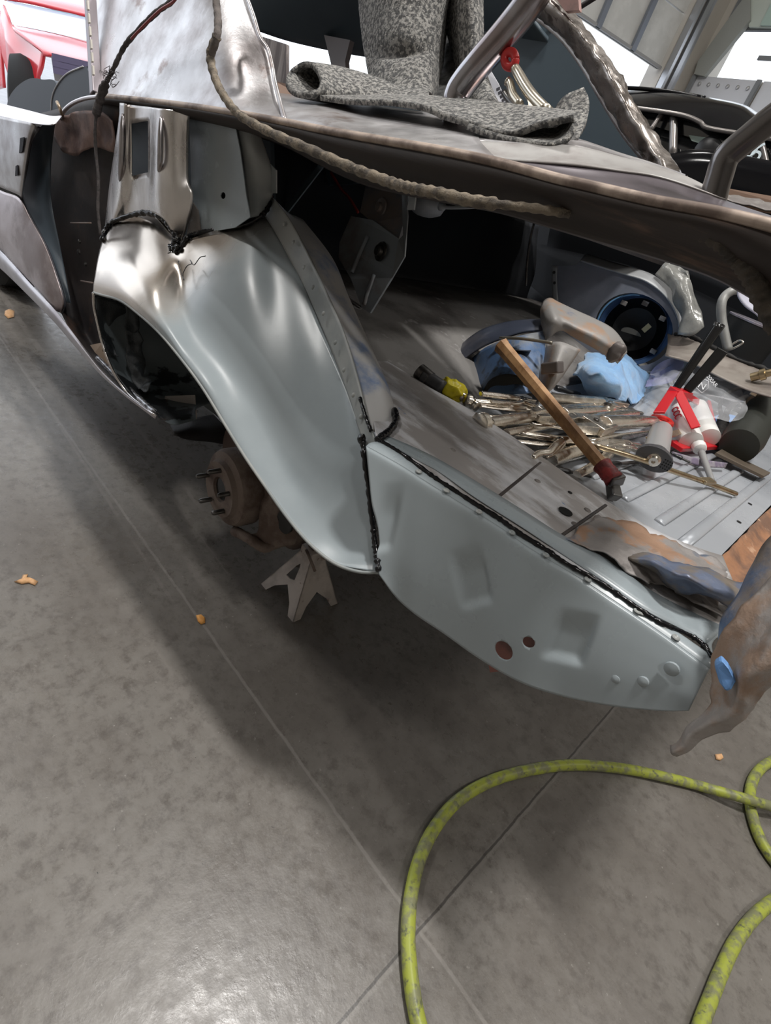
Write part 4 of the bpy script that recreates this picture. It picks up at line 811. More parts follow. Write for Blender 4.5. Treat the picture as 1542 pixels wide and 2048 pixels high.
# ------------------------------------------------------------------ jack stand
jk = thing('jack_stand', 'small worn grey steel jack stand under the rear axle', 'jack stand', (-.766, .852, 0))
jm = mat('worn_jack_paint', (.55,.50,.47), .55, .1, (.40,.36,.34), 12, bump=.15, bscale=60, c3=(.18,.12,.1), s3=22, lo3=.62, hi3=.7)
jc = Vector((-.766, .852, 0)); ht, hbs, JZ = .022, .081, .165
def jpt(i, j, z): k = 1 - z / JZ; h_ = ht + (hbs - ht) * k; return jc + Vector((i * h_, j * h_, z))
def jface(A, B_, n):
    """A,B: bottom corner signs; face with arch and triangular window"""
    def q(s, z): return jpt(*A, z).lerp(jpt(*B_, z), s)
    out = [q(0, 0), q(.16, 0), q(.24, .03), q(.5, .062), q(.76, .03), q(.84, 0), q(1, 0), q(1, JZ), q(0, JZ)]
    return out, [q(.30, .078), q(.46, .078), q(.62, .085), q(.56, .125), q(.50, .132), q(.40, .12)], n
for A, B_, n in (((-1, -1), (1, -1), (0, .003, 0)), ((1, -1), (1, 1), (-.003, 0, 0)), ((1, 1), (-1, 1), (0, -.003, 0)), ((-1, 1), (-1, -1), (.003, 0, 0))):
    o_, h_, n_ = jface(A, B_, n)
    plate('leg_plate', o_, jm, jk, n_, holes=[h_] if A in ((-1, -1), (1, 1)) else ())
mb = MB(); mb.box(jc + Vector((0, 0, .20)), (.026, .026, .08)); mb.build('post', castiron, jk, bevel=.002)
mb = MB(); mb.box(jc + Vector((0, 0, .17)), (.05, .05, .022)); mb.build('collar', jm, jk, bevel=.003)
mb = MB(); mb.prism([jc + Vector(p) for p in ((-.035, -.02, .262), (-.02, -.02, .238), (.02, -.02, .238), (.035, -.02, .262), (.035, -.02, .254), (.022, -.02, .228), (-.022, -.02, .228), (-.035, -.02, .254))], (0, .04, 0)); mb.build('saddle', castiron, jk)
tube('ratchet_lever', [jc + Vector(p) for p in ((.0, -.028, .18), (.03, -.035, .175), (.055, -.03, .15))], .004, castiron, jk, seg=8)
# ------------------------------------------------------------------ front wheel left under the car
lathe('front_tyre', [(0, .17), (-.01, .2), (0, .27), (.03, .30), (.15, .30), (.18, .27), (.19, .2), (.18, .17)], (-3.12, .68, .30), (0, 1, 0), MATS['tyre_rubber'], car, seg=36)
lathe('front_wheel_rim', [(.03, .17), (.06, .15), (.08, .05), (.06, .0)], (-3.12, .68, .30), (0, 1, 0), gunmetal, car, seg=30)
# ------------------------------------------------------------------ air hose
hosem = mat('yellow_green_hose', (.36, .40, .06), .42, 0, (.22, .225, .12), 34, .42, .60, bump=.1, bscale=60, c3=(.12, .125, .08), s3=60, lo3=.54, hi3=.70)
HZ = .0145
def hz(p, z=HZ): return ZP(p[0], p[1], z)
HP = [hz(p) for p in [(870,2140),(838,2050),(822,1960),(816,1870),(822,1790),(838,1722),(868,1658),(915,1602),(980,1563),(1060,1540),(1150,1530),(1250,1538),(1330,1554),(1400,1572)]] + \
     [hz((1450,1586), .030), hz((1500,1600), .043), hz((1560,1617), .034)] + [hz(p) for p in [(1660,1640),(1740,1610),(1730,1530),(1640,1495),(1570,1512),(1530,1530),(1506,1560),(1500,1602),(1510,1650),(1530,1695),(1570,1745),(1640,1790),(1660,1770),(1600,1775),(1555,1796),(1510,1832),(1472,1882),(1443,1942),(1420,2000),(1398,2060),(1380,2130)]]
tag(tube('air_hose', HP, .0135, hosem, seg=14, n=7), 'scuffed yellow green air hose looping across the concrete floor', 'hose')
# ------------------------------------------------------------------ leaves
leafm = mat('dry_orange_leaf', (.80, .38, .10), .6, 0, (.70, .32, .08), 60)
leafm2 = mat('dry_tan_leaf', (.78, .46, .24), .6, 0, (.66, .38, .18), 60)
def leaf(name, pts, label, m, grp=None):
    c = [ZP(x, y, .002) for x, y in pts]; ctr = sum(c, Vector()) / len(c)
    V_ = c + [p.lerp(ctr, .5) + Vector((0, 0, .006)) for p in c] + [ctr + Vector((0, 0, .003))]; n = len(c)
    F_ = [(i, (i + 1) % n, (i + 1) % n + n, i + n) for i in range(n)] + [(i + n, (i + 1) % n + n, 2 * n) for i in range(n)]
    o = mesh_obj(name, V_, F_, m); s_ = o.modifiers.new('s', 'SOLIDIFY'); s_.thickness = .0008
    return tag(o, label, 'leaf')
leaf('dry_leaf', [(28,1164),(42,1160),(46,1150),(56,1148),(54,1155),(66,1158),(76,1163),(70,1171),(58,1166),(44,1168)], 'torn tan dry leaf on the open floor near the left edge', leafm2)
leaf('dry_leaf', [(392,1231),(402,1229),(410,1236),(410,1246),(402,1249),(396,1243)], 'small orange leaf scrap on the floor beside the jack stand', leafm)
leaf('dry_leaf', [(10,622),(18,618),(29,622),(28,634),(16,637),(9,630)], 'brown dry leaf beside the wheel at the left edge', leafm2)
leaf('dry_leaf', [(1430,1509),(1443,1507),(1447,1516),(1440,1521),(1432,1519)], 'tiny brown leaf crumb on the floor near the rusty tail panel', leafm2)
# ------------------------------------------------------------------ felt
feltm = mat('grey_recycled_felt', (.34, .33, .31), .95, 0, (.09, .09, .09), 150, .42, .56, bump=1.0, bscale=220, c3=(.70, .67, .62), s3=190, lo3=.6, hi3=.7, detail=8)
def Yn(pts): return [YP(*p) for p in pts]
o = grid('felt_blanket', [Yn(r) for r in [
 [(716,-60,1.02),(760,-60,.98),(800,-60,.97),(850,-60,.99),(890,-60,1.03),(912,-60,1.08),(915,-60,1.10)],
 [(720,10,1.02),(760,10,.98),(800,10,.97),(845,10,.99),(882,12,1.03),(893,20,1.09),(897,30,1.12)],
 [(726,70,1.01),(762,74,.97),(800,74,.96),(840,72,.98),(872,70,1.02),(884,80,1.08),(888,90,1.12)],
 [(732,112,1.0),(765,116,.975),(800,117,.97),(840,112,.985),(866,106,1.01),(880,115,1.07),(884,125,1.10)],
 [(734,124,.99),(768,128,.955),(802,128,.95),(838,124,.965),(864,118,1.0),(876,130,1.05),(880,140,1.08)],
 [(742,162,.96),(770,170,.93),(805,176,.92),(835,178,.93),(858,172,.96),(868,180,1.0),(872,190,1.04)],
 [(750,172,.95),(778,184,.90),(810,190,.89),(838,192,.90),(856,188,.93),(862,194,.97),(866,198,1.0)]]], feltm, nu=6, nv=6, thick=.008)
tag(o, 'mottled grey felt blanket hanging down behind the deck with a fold across it', 'felt')
o = grid('felt_blanket', [Yn(r) for r in [
 [(898,-60,1.12),(915,-60,1.06),(940,-60,1.04),(962,-60,1.08)],[(893,40,1.12),(918,40,1.06),(945,40,1.04),(964,40,1.08)],[(905,100,1.12),(925,105,1.06),(950,110,1.04),(966,110,1.08)],
 [(915,160,1.10),(940,165,1.04),(965,165,1.02),(985,165,1.06)],[(945,205,1.02),(965,208,.98),(985,205,.98),(1004,214,1.0)]]], feltm, nu=6, nv=6, thick=.008)
tag(o, 'narrow strip of grey felt hanging behind the bent steel tube', 'felt')
o = grid('felt_fold', [Yn(r) for r in [[(868,60,1.16),(900,60,1.14),(930,90,1.14)],[(862,130,1.12),(895,135,1.10),(935,150,1.10)],[(858,205,1.0),(895,206,1.0),(940,210,1.0)]]], mat('shaded_felt_fold', (.09,.09,.09), .95, 0, (.04,.04,.04), 70, bump=.6, bscale=150), nu=6, nv=6, thick=.006)  # inner fold of the same felt; its shade is in the darker colour
tag(o, 'inner felt fold between the two hanging felt strips, its shade painted in', 'felt')
# rolled felt on the left: an open roll, then a flat tail
def ell(cx, cy, rx, ry, y, wav=0, dy=.03):
    return [YP(cx + rx * math.cos(a), cy + ry * math.sin(a) + wav * math.cos(3 * a + .5) * (math.sin(a) < 0), y + dy * math.sin(-a)) for a in [2 * PI * k / 12 for k in range(13)]]
o = grid('felt_roll', [ell(607,161,35,30,.76,4), ell(640,166,33,32,.80,3), ell(680,172,36,31,.84,2), ell(725,180,38,25,.87,2), ell(780,190,34,15,.89), ell(846,194,12,8,.90)], feltm, nu=6, nv=4, thick=.009)
tag(o, 'loosely rolled grey felt lying on the deck edge, open end to the left', 'felt')
o = grid('felt_mat', [Yn(r) for r in [
 [(640,196,.74),(700,204,.74),(780,206,.74),(850,217,.73),(890,234,.73),(940,249,.73),(990,267,.73),(1030,269,.735),(1082,250,.74),(1147,236,.745)],
 [(650,193,.78),(710,200,.78),(780,203,.78),(850,206,.78),(895,215,.78),(950,228,.77),(1000,240,.77),(1045,243,.77),(1092,238,.77),(1148,232,.77)],
 [(700,190,.86),(740,192,.86),(800,194,.86),(860,196,.86),(905,200,.85),(960,205,.84),(1010,211,.84),(1055,217,.83),(1100,222,.83),(1146,228,.82)]]], feltm, nu=6, nv=6, thick=.008)
o3 = grid('felt_mat', [Yn(r) for r in [
 [(935,253,.725),(985,272,.725),(1040,286,.725),(1085,292,.725),(1112,291,.73),(1136,276,.74),(1150,250,.75),(1148,238,.76)],
 [(960,245,.78),(1000,258,.78),(1050,270,.78),(1085,274,.78),(1108,272,.79),(1128,262,.79),(1144,246,.79),(1146,236,.79)],
 [(980,236,.84),(1020,245,.84),(1060,252,.84),(1090,254,.84),(1110,252,.84),(1125,246,.84),(1140,238,.84),(1144,232,.83)]]], feltm, nu=6, nv=6, thick=.008)
tag(o3, 'lower layer of grey felt under the curled right end of the spread mat', 'felt')
tag(o, 'grey felt mat spread along the deck with its right end curled up', 'felt')
o = grid('felt_scrap', [Yn(r) for r in [
 [(1108,226,.92),(1130,196,.93),(1168,178,.94)],[(1112,250,.88),(1145,230,.90),(1177,205,.93)],[(1118,272,.84),(1150,262,.87),(1174,240,.90)],[(1128,289,.80),(1143,284,.82),(1155,280,.84)]]], feltm, nu=6, nv=6, thick=.007)
tag(o, 'pointed corner of felt standing up beside the rear window pillar', 'felt')
# ------------------------------------------------------------------ cables
def braid_tube(name, P_, r, m, seg=14, n=14, amp=.13, parent=None, freq=9):
    pts = cr(P_, n); V, Fc = tube_data(pts, r, seg=seg, n=1); out = []
    for i in range(len(pts)):
        for k in range(seg):
            v = V[i * seg + k]; c = pts[i]; a = 2 * PI * k / seg
            s_ = i * .55
            q = 1 + amp * (math.sin(a * 3 + s_) * math.sin(a * 3 - s_))
            out.append(c + (v - c) * q)
    return mesh_obj(name, out, Fc, m, parent)
brd = mat('braided_harness_sleeve', (.24, .20, .15), .8, .05, (.10, .085, .07), 50, bump=.6, bscale=150, c3=(.30, .25, .19), s3=90, lo3=.56, hi3=.64)
hn = thing('wiring_harness', 'braided brown wiring harness draped across the deck rail', 'cable', tuple(YP(700, 335, .59)))
braid_tube('braided_sleeve', Yn([(434,72,.60),(421,112,.60),(431,158,.595),(452,198,.59),(482,232,.59),(539,264,.59),(620,299,.59),(700,334,.59),(760,357,.59),(800,371,.588),(835,379,.585),(880,387,.585),(940,401,.59),(1010,410,.60),(1080,418,.61),(1140,428,.63)]), lambda t: .0068 - .002 * (t > .85), brd, parent=hn, amp=.22)
tube('taped_section', Yn([(428,-60,.62),(432,0,.62),(436,40,.61),(434,72,.60),(424,104,.60),(419,116,.60)]), .0062, mat('old_cloth_tape', (.15,.13,.12), .85, 0, (.09,.08,.075), 40, bump=.8, bscale=60), hn, jit=.12, n=8)
h2 = thing('wiring_harness', 'braided harness hanging into the trunk at the right edge', 'cable', tuple(YP(1500, 540, .66)))
braid_tube('braided_sleeve', Yn([(1400,452,.63),(1450,482,.63),(1480,512,.64),(1505,548,.64),(1530,600,.645),(1560,660,.65)]), .0105, mat('dark_braid', (.085,.07,.055), .8, 0, (.04,.035,.03), 50, bump=.8, bscale=120), parent=h2, amp=.16, n=18)
wr = thing('hanging_wire', 'frayed old dark wire hanging in front of the door opening', 'cable', tuple(YP(199, 460, .55)))
oldw = mat('frayed_wire_cloth', (.085, .075, .075), .85, 0, (.05, .045, .045), 60, bump=.9, bscale=80)
tube('wire', Yn([(372,-40,.60),(346,0,.60),(314,24,.60),(277,60,.595),(249,93,.59),(228,135,.58),(209,173,.575),(198,205,.57),(193,226,.565),(190,262,.56),(192,306,.56),(197,362,.555),(196,420,.55),(201,470,.55)]), lambda t: .0045 if t < .45 else (.0085 if t < .63 else .0032), oldw, wr, jit=.18, n=8)
tube('red_wire', Yn([(374,-40,.592),(350,0,.592),(318,22,.592),(281,58,.588),(262,78,.585)]), .0022, mat('dull_red_wire', (.28,.05,.05), .5), wr, seg=6)
mb = MB(); rs = random.Random(3)
for k in range(16):
    x, y = 214 + rs.random() * 12, 140 + rs.random() * 30; P_ = [YP(x, y, .57)]
    for j in range(4): x += rs.uniform(-10, 9); y += rs.uniform(-11, 9); P_.append(YP(x, y, .57 + rs.uniform(-.01, .01)))
    mb.tube(P_, .0006, seg=4, n=4)
mb.build('frayed_threads', oldw, wr)
# ------------------------------------------------------------------ generic tools
def place(root, a, b, up=(0, 0, 1)):
    """put a tool built along local +X from a towards b"""
    a = Vector(a); b = Vector(b); d, u, q = frame(b - a, up)
    M = Matrix((d, u.cross(d), u)).transposed().to_4x4(); M.translation = a
    root.matrix_world = M; return root
def make_pliers(label, L_=.24, red_tip=False, spread=1.0, knob=True, grp='locking pliers heaped in the trunk'):
    t = thing('locking_pliers', label, 'pliers', (0, 0, 0), grp, local=True); k = L_ / .24
    def p(*a): return Vector(a) * k
    mb = MB(); mb.tube([p(.0, 0, .004), p(.05, .002, .006), p(.12, .004, .008), p(.155, .006, .008)], lambda s: (.0100 + .0035 * s) * k, seg=12, flat=.8)
    mb.bar(p(.145, .006, .008), p(.19, .010, .008), .028 * k, .012 * k, w2=.036 * k); mb.build('fixed_handle', steel, t, bevel=.0015, smooth=True)
    mb = MB(); mb.bar(p(.19, .016, .008), p(.235, .012, .008), .014 * k, .012 * k, w2=.007 * k); mb.build('upper_jaw', steel, t, bevel=.0015)
    mb = MB(); mb.bar(p(.165, -.004, .008), p(.20, -.014 * spread, .008), .020 * k, .009 * k, w2=.014 * k); mb.bar(p(.20, -.014 * spread, .008), p(.232, -.004 * spread, .008), .014 * k, .009 * k, w2=.007 * k); mb.build('lower_jaw', steel, t, bevel=.0015)
    mb = MB(); mb.tube([p(.165, -.006, .008), p(.12, -.018 * spread, .007), p(.06, -.026 * spread, .005), p(.01, -.030 * spread, .004)], lambda s: (.0085 - .002 * s) * k, seg=10, flat=.6); mb.build('lever_handle', steel, t, smooth=True)
    mb = MB(); mb.bar(p(.15, -.010, .007), p(.07, -.004, .007), .005 * k, .003 * k); mb.build('toggle_link', gunmetal, t)
    mb = MB(); mb.tube([p(.10 + .045 * i / 40, -.006 + .0028 * math.cos(i * 1.3), .008 + .0028 * math.sin(i * 1.3)) for i in range(41)], .0006 * k, seg=4, n=1); mb.build('spring', steel, t)
    if knob: lathe('adjusting_screw', [(0, .012 * k), (.002 * k, .0145 * k), (.012 * k, .0145 * k), (.014 * k, .009 * k), (.03 * k, .006 * k)], p(-.022, 0, .004), (1, 0, 0), steel, t, seg=14)
    lathe('pivot', [(-.002 * k, .004 * k), (.014 * k, .004 * k), (.015 * k, .002 * k)], p(.175, .004, .001), (0, 0, 1), gunmetal, t, seg=10)
    if red_tip:
        mb = MB(); mb.tube([p(-.004 + .020 * math.cos(a) - .02, .012 * math.sin(a), .004) for a in [i * PI / 8 for i in range(17)]], .0055 * k, seg=8, n=1); mb.build('red_grip', mat('red_vinyl_grip', (.55, .025, .02), .3), t, smooth=True)
    return t
ZT = .722
def zt(p, dz=0): return ZP(p[0], p[1], ZT + dz)
PL = [
 ((975,852),(1165,842),.012,.8,True,False,'nickel locking pliers with a big round knob at the left end of the heap'),
 ((945,806),(1100,835),.02,.6,True,False,'nickel locking pliers pointing away from the yellow taped fitting'),
 ((1205,824),(1055,838),.028,.7,True,False,'nickel locking pliers whose knurled knob lies right of the hammer handle'),
 ((1010,868),(1190,905),.006,1.1,False,False,'open locking pliers with a visible coil spring low in the heap'),
 ((1070,800),(1262,828),.022,.9,False,False,'grey locking pliers at the top of the heap below the blue rag'),
 ((1305,848),(1120,858),.03,.9,False,True,'locking pliers with a red ring grip beside the grey air tool'),
 ((1150,880),(1290,905),.012,1.3,False,False,'small locking pliers with sprung jaws right of the hammer handle'),
 ((960,790),(1075,812),.034,1.5,False,False,'open pliers with thin bent handles beside the blue bucket'),
 ((1100,925),(1250,890),.004,1.2,False,False,'pliers half hidden under the hammer handle at the front of the heap'),
 ((1130,815),(1290,842),.012,.7,True,False,'locking pliers lying under the grey pair at the back of the heap'),
 ((930,830),(1060,858),.006,1.2,False,False,'thin pliers at the left foot of the heap on the ledge edge'),
]
for a, b, dz, sp_, kn, rd, lab in PL:
    A, B_ = zt(a, dz), zt(b, dz * .8); L_ = (B_ - A).length
    place(make_pliers(lab, L_, rd, sp_, kn), A, B_)
# long C clamp pliers with the forked jaw and the long golden rod
cl = thing('clamp_tool', 'long nickel clamp with a forked jaw lying across the hammer handle', 'clamp', tuple(zt((1110, 885), .02)))
gold = mat('brassy_rod', (.55, .45, .30), .28, 1, (.38, .3, .2), 40)
def zz(P_): return [zt((a, b), c) for a, b, c in P_]
tube('fork_jaw', zz([(1064,918,.02),(1078,908,.022),(1098,905,.024),(1112,892,.026),(1122,884,.026)]), lambda t: .006 + .004 * t, steel, cl, seg=10)
tube('fork_jaw', zz([(1092,915,.018),(1105,908,.02),(1118,896,.024),(1126,886,.026)]), lambda t: .004 + .003 * t, steel, cl, seg=10)
tube('handle', zz([(1118,882,.028),(1150,880,.03),(1190,890,.03)]), .0085, steel, cl, seg=12)
tube('long_rod', zz([(1185,890,.03),(1260,912,.03),(1345,942,.02),(1420,968,.008),(1472,988,.0)]), .0058, gold, cl, seg=10)
mb = MB(); mb.bar(zt((1405,962), .012), zt((1425,962), .014), .02, .008); mb.build('rod_stop', gold, cl, bevel=.001)
for (a, b, dz, lab) in (((1060,848),(1170,868),.03,'thin straight steel rod across the middle of the pliers heap'), ((1040,868),(1175,890),.02,'thin bent steel rod in front of the knobbed pliers'), ((1180,882),(1310,862),.026,'slim steel bar pointing at the red ring grip')):
    tag(tube('steel_rod', [zt(a, dz), zt(((a[0] + b[0]) / 2, (a[1] + b[1]) / 2 - 3), dz + .003), zt(b, dz)], .0032, steel, seg=8), lab, 'rod', 'loose rods in the pliers heap')
wd = plate('steel_wedge', [zt((1290,876), .034), zt((1352,862), .036), zt((1400,843), .038), (zt((1392,858), .036)), zt((1350,874), .034), zt((1300,884), .033)], gold, None, (0, 0, .004), bevel=.001)
tag(wd, 'flat brassy steel wedge lying on the red cartridge gun', 'wedge')
# yellow taped air fitting
yf = thing('air_fitting', 'dark angled air fitting wrapped in yellow tape', 'fitting', tuple(zt((900, 780), .02)))
lathe('socket_head', [(0, .012), (.0, .017), (.03, .018), (.034, .013)], zt((838, 742), .03), zt((858, 760), .024) - zt((838, 742), .03), gunmetal, yf, seg=20)
tube('body', zz([(845,752,.026),(862,762,.025),(885,777,.024)]), .0155, mat('dark_grey_rubber', (.05,.05,.055), .5), yf, seg=16)
blob('yellow_tape', zt((905, 779), .022), (.032, .024, .021), mat('yellow_tape', (.92, .80, .03), .35, 0, (.75, .62, .02), 20, bump=.5, bscale=20), yf, seed=4, amp=.28, fr=2.6, sub=4)
for k, (x, y) in enumerate(((926,795),(934,800),(942,806),(950,811))): lathe('threaded_ring', [(0, .006), (0, .0105), (.006, .0105), (.007, .006)], zt((x, y), .02), zt((x + 10, y + 7), .02) - zt((x, y), .02), steel, yf, seg=14)
# hammer
hmr = thing('hammer', 'worn wooden handled hammer resting across the pliers, red taped head end', 'hammer', tuple(zt((1218, 950), .02)))
woodm = mat('worn_hickory', (.50, .29, .14), .5, 0, (.34, .18, .08), 30, bump=.2, bscale=60, c3=(.20,.10,.05), s3=30, lo3=.6, hi3=.7, stretch=(1, .25, 1))
HA, HB = zt((1003, 692), .105), zt((1212, 940), .032)
hh_ = tube('handle', [HA, HA.lerp(HB, .03), HA.lerp(HB, .25), HA.lerp(HB, .5), HA.lerp(HB, .8), HB], lambda t: .0135 + .0035 * (1 - t) ** 2 - .002 * t, woodm, hmr, seg=8, flat=1.15)
for p_ in hh_.data.polygons: p_.use_smooth = False
tube('red_tape', [HA.lerp(HB, .965), HA.lerp(HB, 1.02), HA.lerp(HB, 1.06)], .0165, mat('red_tape', (.28,.03,.03), .5, 0, (.12,.02,.02), 40, bump=.5, bscale=60), hmr, seg=12, jit=.1)
mb = MB(); mb.bar(zt((1243, 955), .03), zt((1217, 962), .02), .022, .022); mb.bar(zt((1222, 955), .02), zt((1230, 997), .0), .016, .02, w2=.022); mb.build('head', gunmetal, hmr, bevel=.003)
# blue rag
ragm = mat('blue_shop_towel', (.24, .46, .75), .9, 0, (.17, .36, .64), 9, bump=.7, bscale=140, sheen=.5)
RG = [[(1150,742,.03),(1163,722,.045),(1183,708,.05),(1203,712,.05),(1222,714,.045),(1240,706,.05),(1262,716,.045),(1284,738,.03),(1308,754,.012)],
      [(1152,748,.04),(1172,735,.075),(1195,728,.09),(1215,735,.07),(1232,728,.085),(1250,730,.075),(1266,742,.05),(1282,756,.03),(1300,765,.008)],
      [(1160,760,.035),(1180,752,.07),(1205,748,.10),(1228,752,.085),(1246,756,.065),(1256,762,.05),(1268,770,.03),(1278,778,.012),(1290,780,.002)],
      [(1172,776,.02),(1192,770,.05),(1215,768,.075),(1236,772,.07),(1254,778,.05),(1264,784,.03),(1270,790,.012),(1276,794,.004),(1284,792,.0)],
      [(1182,790,.0),(1200,792,.02),(1220,792,.035),(1240,796,.035),(1256,800,.02),(1264,804,.01),(1270,808,.0),(1276,806,.0),(1280,802,.0)]]
o = grid('blue_rag', [[zt((a, b), c) for a, b, c in r] for r in RG], ragm, nu=8, nv=6, thick=.004, disp=lambda v: crumple(.014, 13, 11)(crumple(.006, 34, 12)(v))); tag(o, 'crumpled light blue shop towel between the panels and the pliers', 'towel')
# grey air tool standing at the front
at_ = thing('air_tool', 'grey cylindrical air tool with a black oval end cap', 'power tool', tuple(zt((1308, 925), .0)))
A = zt((1322, 862), .036); B_ = zt((1311, 906), .036); d = (B_ - A).normalized()
lathe('barrel', [(0, .022), (.004, .0255), ((B_ - A).length + .03, .0275)], A, d, mat('satin_grey_cast', (.42,.42,.42), .35, .4), at_, seg=28)
Ec = B_ + d * .03; e1, u1, s1 = frame(d)
mb = MB(); n = 28; pr = [Ec + s1 * (.038 * math.cos(2 * PI * k / n)) + u1 * (.026 * math.sin(2 * PI * k / n)) for k in range(n)]; mb.prism(pr, d * .018); cap = mb.build('end_cap', mat('dark_grey_cap', (.07,.07,.075), .4, .2), at_, bevel=.003)
lathe('air_inlet', [(0, .014), (.006, .014), (.007, .010), (.018, .009), (.018, .004), (.01, .003)], Ec + d * .018, d, steel, cap, seg=18)
mb = MB()
for i in range(4):
    for j in range(4): mb.lathe([(0, .0016), (.0006, .0016)], Ec + d * .0182 + s1 * (-.034 + i * .005) + u1 * (-.008 + j * .006), d, seg=8)
mb.build('vent_holes', MATS['hole_black'], cap)
# red dual cartridge gun
cg = thing('cartridge_gun', 'red two part adhesive cartridge gun with white cartridges and black handles', 'applicator gun', tuple(zt((1385, 880), .0)))
redp = mat('red_gun_paint', (.55, .012, .02), .3, 0, coat=.3)
wcm = white
c0, c1 = zt((1352, 812), .06), zt((1382, 884), .03)
lathe('cartridge', [(0, .024), (.002, .0285), ((c1 - c0).length, .0285), ((c1 - c0).length + .002, .018)], c0, c1 - c0, wcm, cg, seg=28)
c2, c3 = zt((1392, 815), .06), zt((1418, 876), .03)
lathe('cartridge', [(0, .024), (.002, .0285), ((c3 - c2).length, .0285), ((c3 - c2).length + .002, .018)], c2, c3 - c2, wcm, cg, seg=28)
mb = MB(); mb.bar(zt((1346, 782), .10), zt((1318, 826), .075), .026, .006, up=(0, -1, .3)); mb.bar(zt((1356, 784), .105), zt((1392, 856), .068), .022, .005, up=(-.2, -1, .8)); mb.bar(zt((1364, 786), .10), zt((1410, 812), .07), .024, .006, up=(0, -1, .5))
mb.bar(zt((1345, 783), .10), zt((1375, 788), .10), .03, .018); mb.bar(zt((1350, 892), .012), zt((1428, 888), .012), .04, .012); mb.bar(zt((1412, 808), .07), zt((1428, 882), .02), .01, .03, up=(0, 0, 1)); mb.build('frame', redp, cg, bevel=.002)
hd = mat('glossy_black_handle', (.01,.01,.01), .2, coat=.3)
ZH0, ZH1 = YP(1350, 780, 1.60), YP(1440, 648, 1.66)
tube('trigger_handle', [ZH0, ZH0.lerp(ZH1, .3), ZH0.lerp(ZH1, .7), ZH1], lambda t: .010 + .004 * t, hd, cg, seg=12, flat=.8)
mb = MB(); mb.bar(YP(1374, 782, 1.62), YP(1446, 700, 1.66), .024, .012, up=(0, -1, .4), w2=.030); mb.build('rear_handle', hd, cg, bevel=.003)
lathe('nozzle_nut', [(0, .013), (.002, .017), (.018, .016), (.022, .010)], zt((1396, 890), .03), zt((1412, 925), .016) - zt((1396, 890), .03), wcm, cg, seg=10)
tube('mixing_nozzle', [zt((1403, 905), .024), zt((1412, 930), .014), zt((1424, 962), .004)], lambda t: .0085 - .002 * t, mat('grey_nozzle', (.25,.25,.25), .5), cg, seg=12)
dirc = (c1 - c0).normalized(); vw = (EYE - c0); vw = (vw - dirc * vw.dot(dirc)).normalized()
vl = vw - right * .30; vl = (vl - dirc * vl.dot(dirc)).normalized(); ty = dirc.cross(vl); ty = ty if ty.dot(right) > 0 else -ty
text_mesh('cartridge_logo', 'CCC', .026, mat('logo_red', (.6, .02, .04), .4), cg, c0.lerp(c1, .42) + vl * .0292, dirc, ty, ext=.0008)
tube('cord_clamp', [zt((1322, 748), .05), zt((1330, 742), .055), zt((1352, 744), .055), zt((1364, 752), .05), zt((1350, 758), .05)], .005, black, cg, seg=8)
for x in (1332, 1345): tube('guide_rod', [zt((x, 757), .05), zt((x + 10, 784), .05)], .003, steel, cg, seg=8)
# plastic bag
bagm = mat('clear_plastic_bag', (.80, .82, .86), .12, 0, alpha=.28, bump=.9, bscale=18, ior=1.4)
BG = [[(1300,765,1.98),(1335,735,2.0),(1370,722,2.0),(1385,712,2.0),(1420,735,1.98),(1455,745,1.98)],[(1290,790,1.86),(1320,765,1.84),(1360,752,1.84),(1400,755,1.84),(1440,765,1.86),(1475,775,1.88)],
      [(1280,812,1.74),(1310,795,1.72),(1350,785,1.74),(1405,785,1.74),(1450,790,1.76),(1488,795,1.80)],[(1275,826,1.64),(1305,822,1.62),(1345,815,1.66),(1405,812,1.66),(1460,818,1.68),(1495,815,1.72)],[(1285,835,1.60),(1310,834,1.60),(1345,836,1.60),(1410,838,1.62),(1460,840,1.66),(1490,835,1.70)]]
o = grid('plastic_bag', [[YP(a, b, c) for a, b, c in r] for r in BG], bagm, nu=8, nv=8, thick=0, disp=crumple(.014, 22, 21)); tag(o, 'crumpled clear plastic bag with white printing under the black handles', 'bag')
bt = YP(1404, 772, 1.74); pw = mat('white_bag_print', (.85,.86,.88), .5)
text_mesh('bag_print', 'N', .026, pw, o, bt, (1, .2, 0), (-.2, .5, .8)); text_mesh('bag_print', '200AR', .014, pw, o, YP(1424, 762, 1.74), (1, .1, -.4), (.3, .5, .8)); tube('bag_print_shield', [YP(a, b, 1.735) for a, b in ((1392,762),(1404,757),(1417,762),(1416,776),(1404,786),(1393,776),(1392,762))], .001, pw, o, n=1, seg=5)
o2 = grid('plastic_bag', [[YP(a, b, c) for a, b, c in r] for r in [[(1300,745,2.0),(1330,722,2.02),(1370,708,2.04)],[(1296,762,1.92),(1330,748,1.92),(1365,735,1.94)],[(1290,775,1.86),(1320,770,1.86),(1350,755,1.86)]]], mat('lilac_tinted_bag', (.50,.48,.78), .15, 0, alpha=.5, bump=.8, bscale=18), nu=6, nv=6, thick=0, disp=crumple(.008, 22, 22)); tag(o2, 'lilac tinted plastic bag beside the blue towel', 'bag')
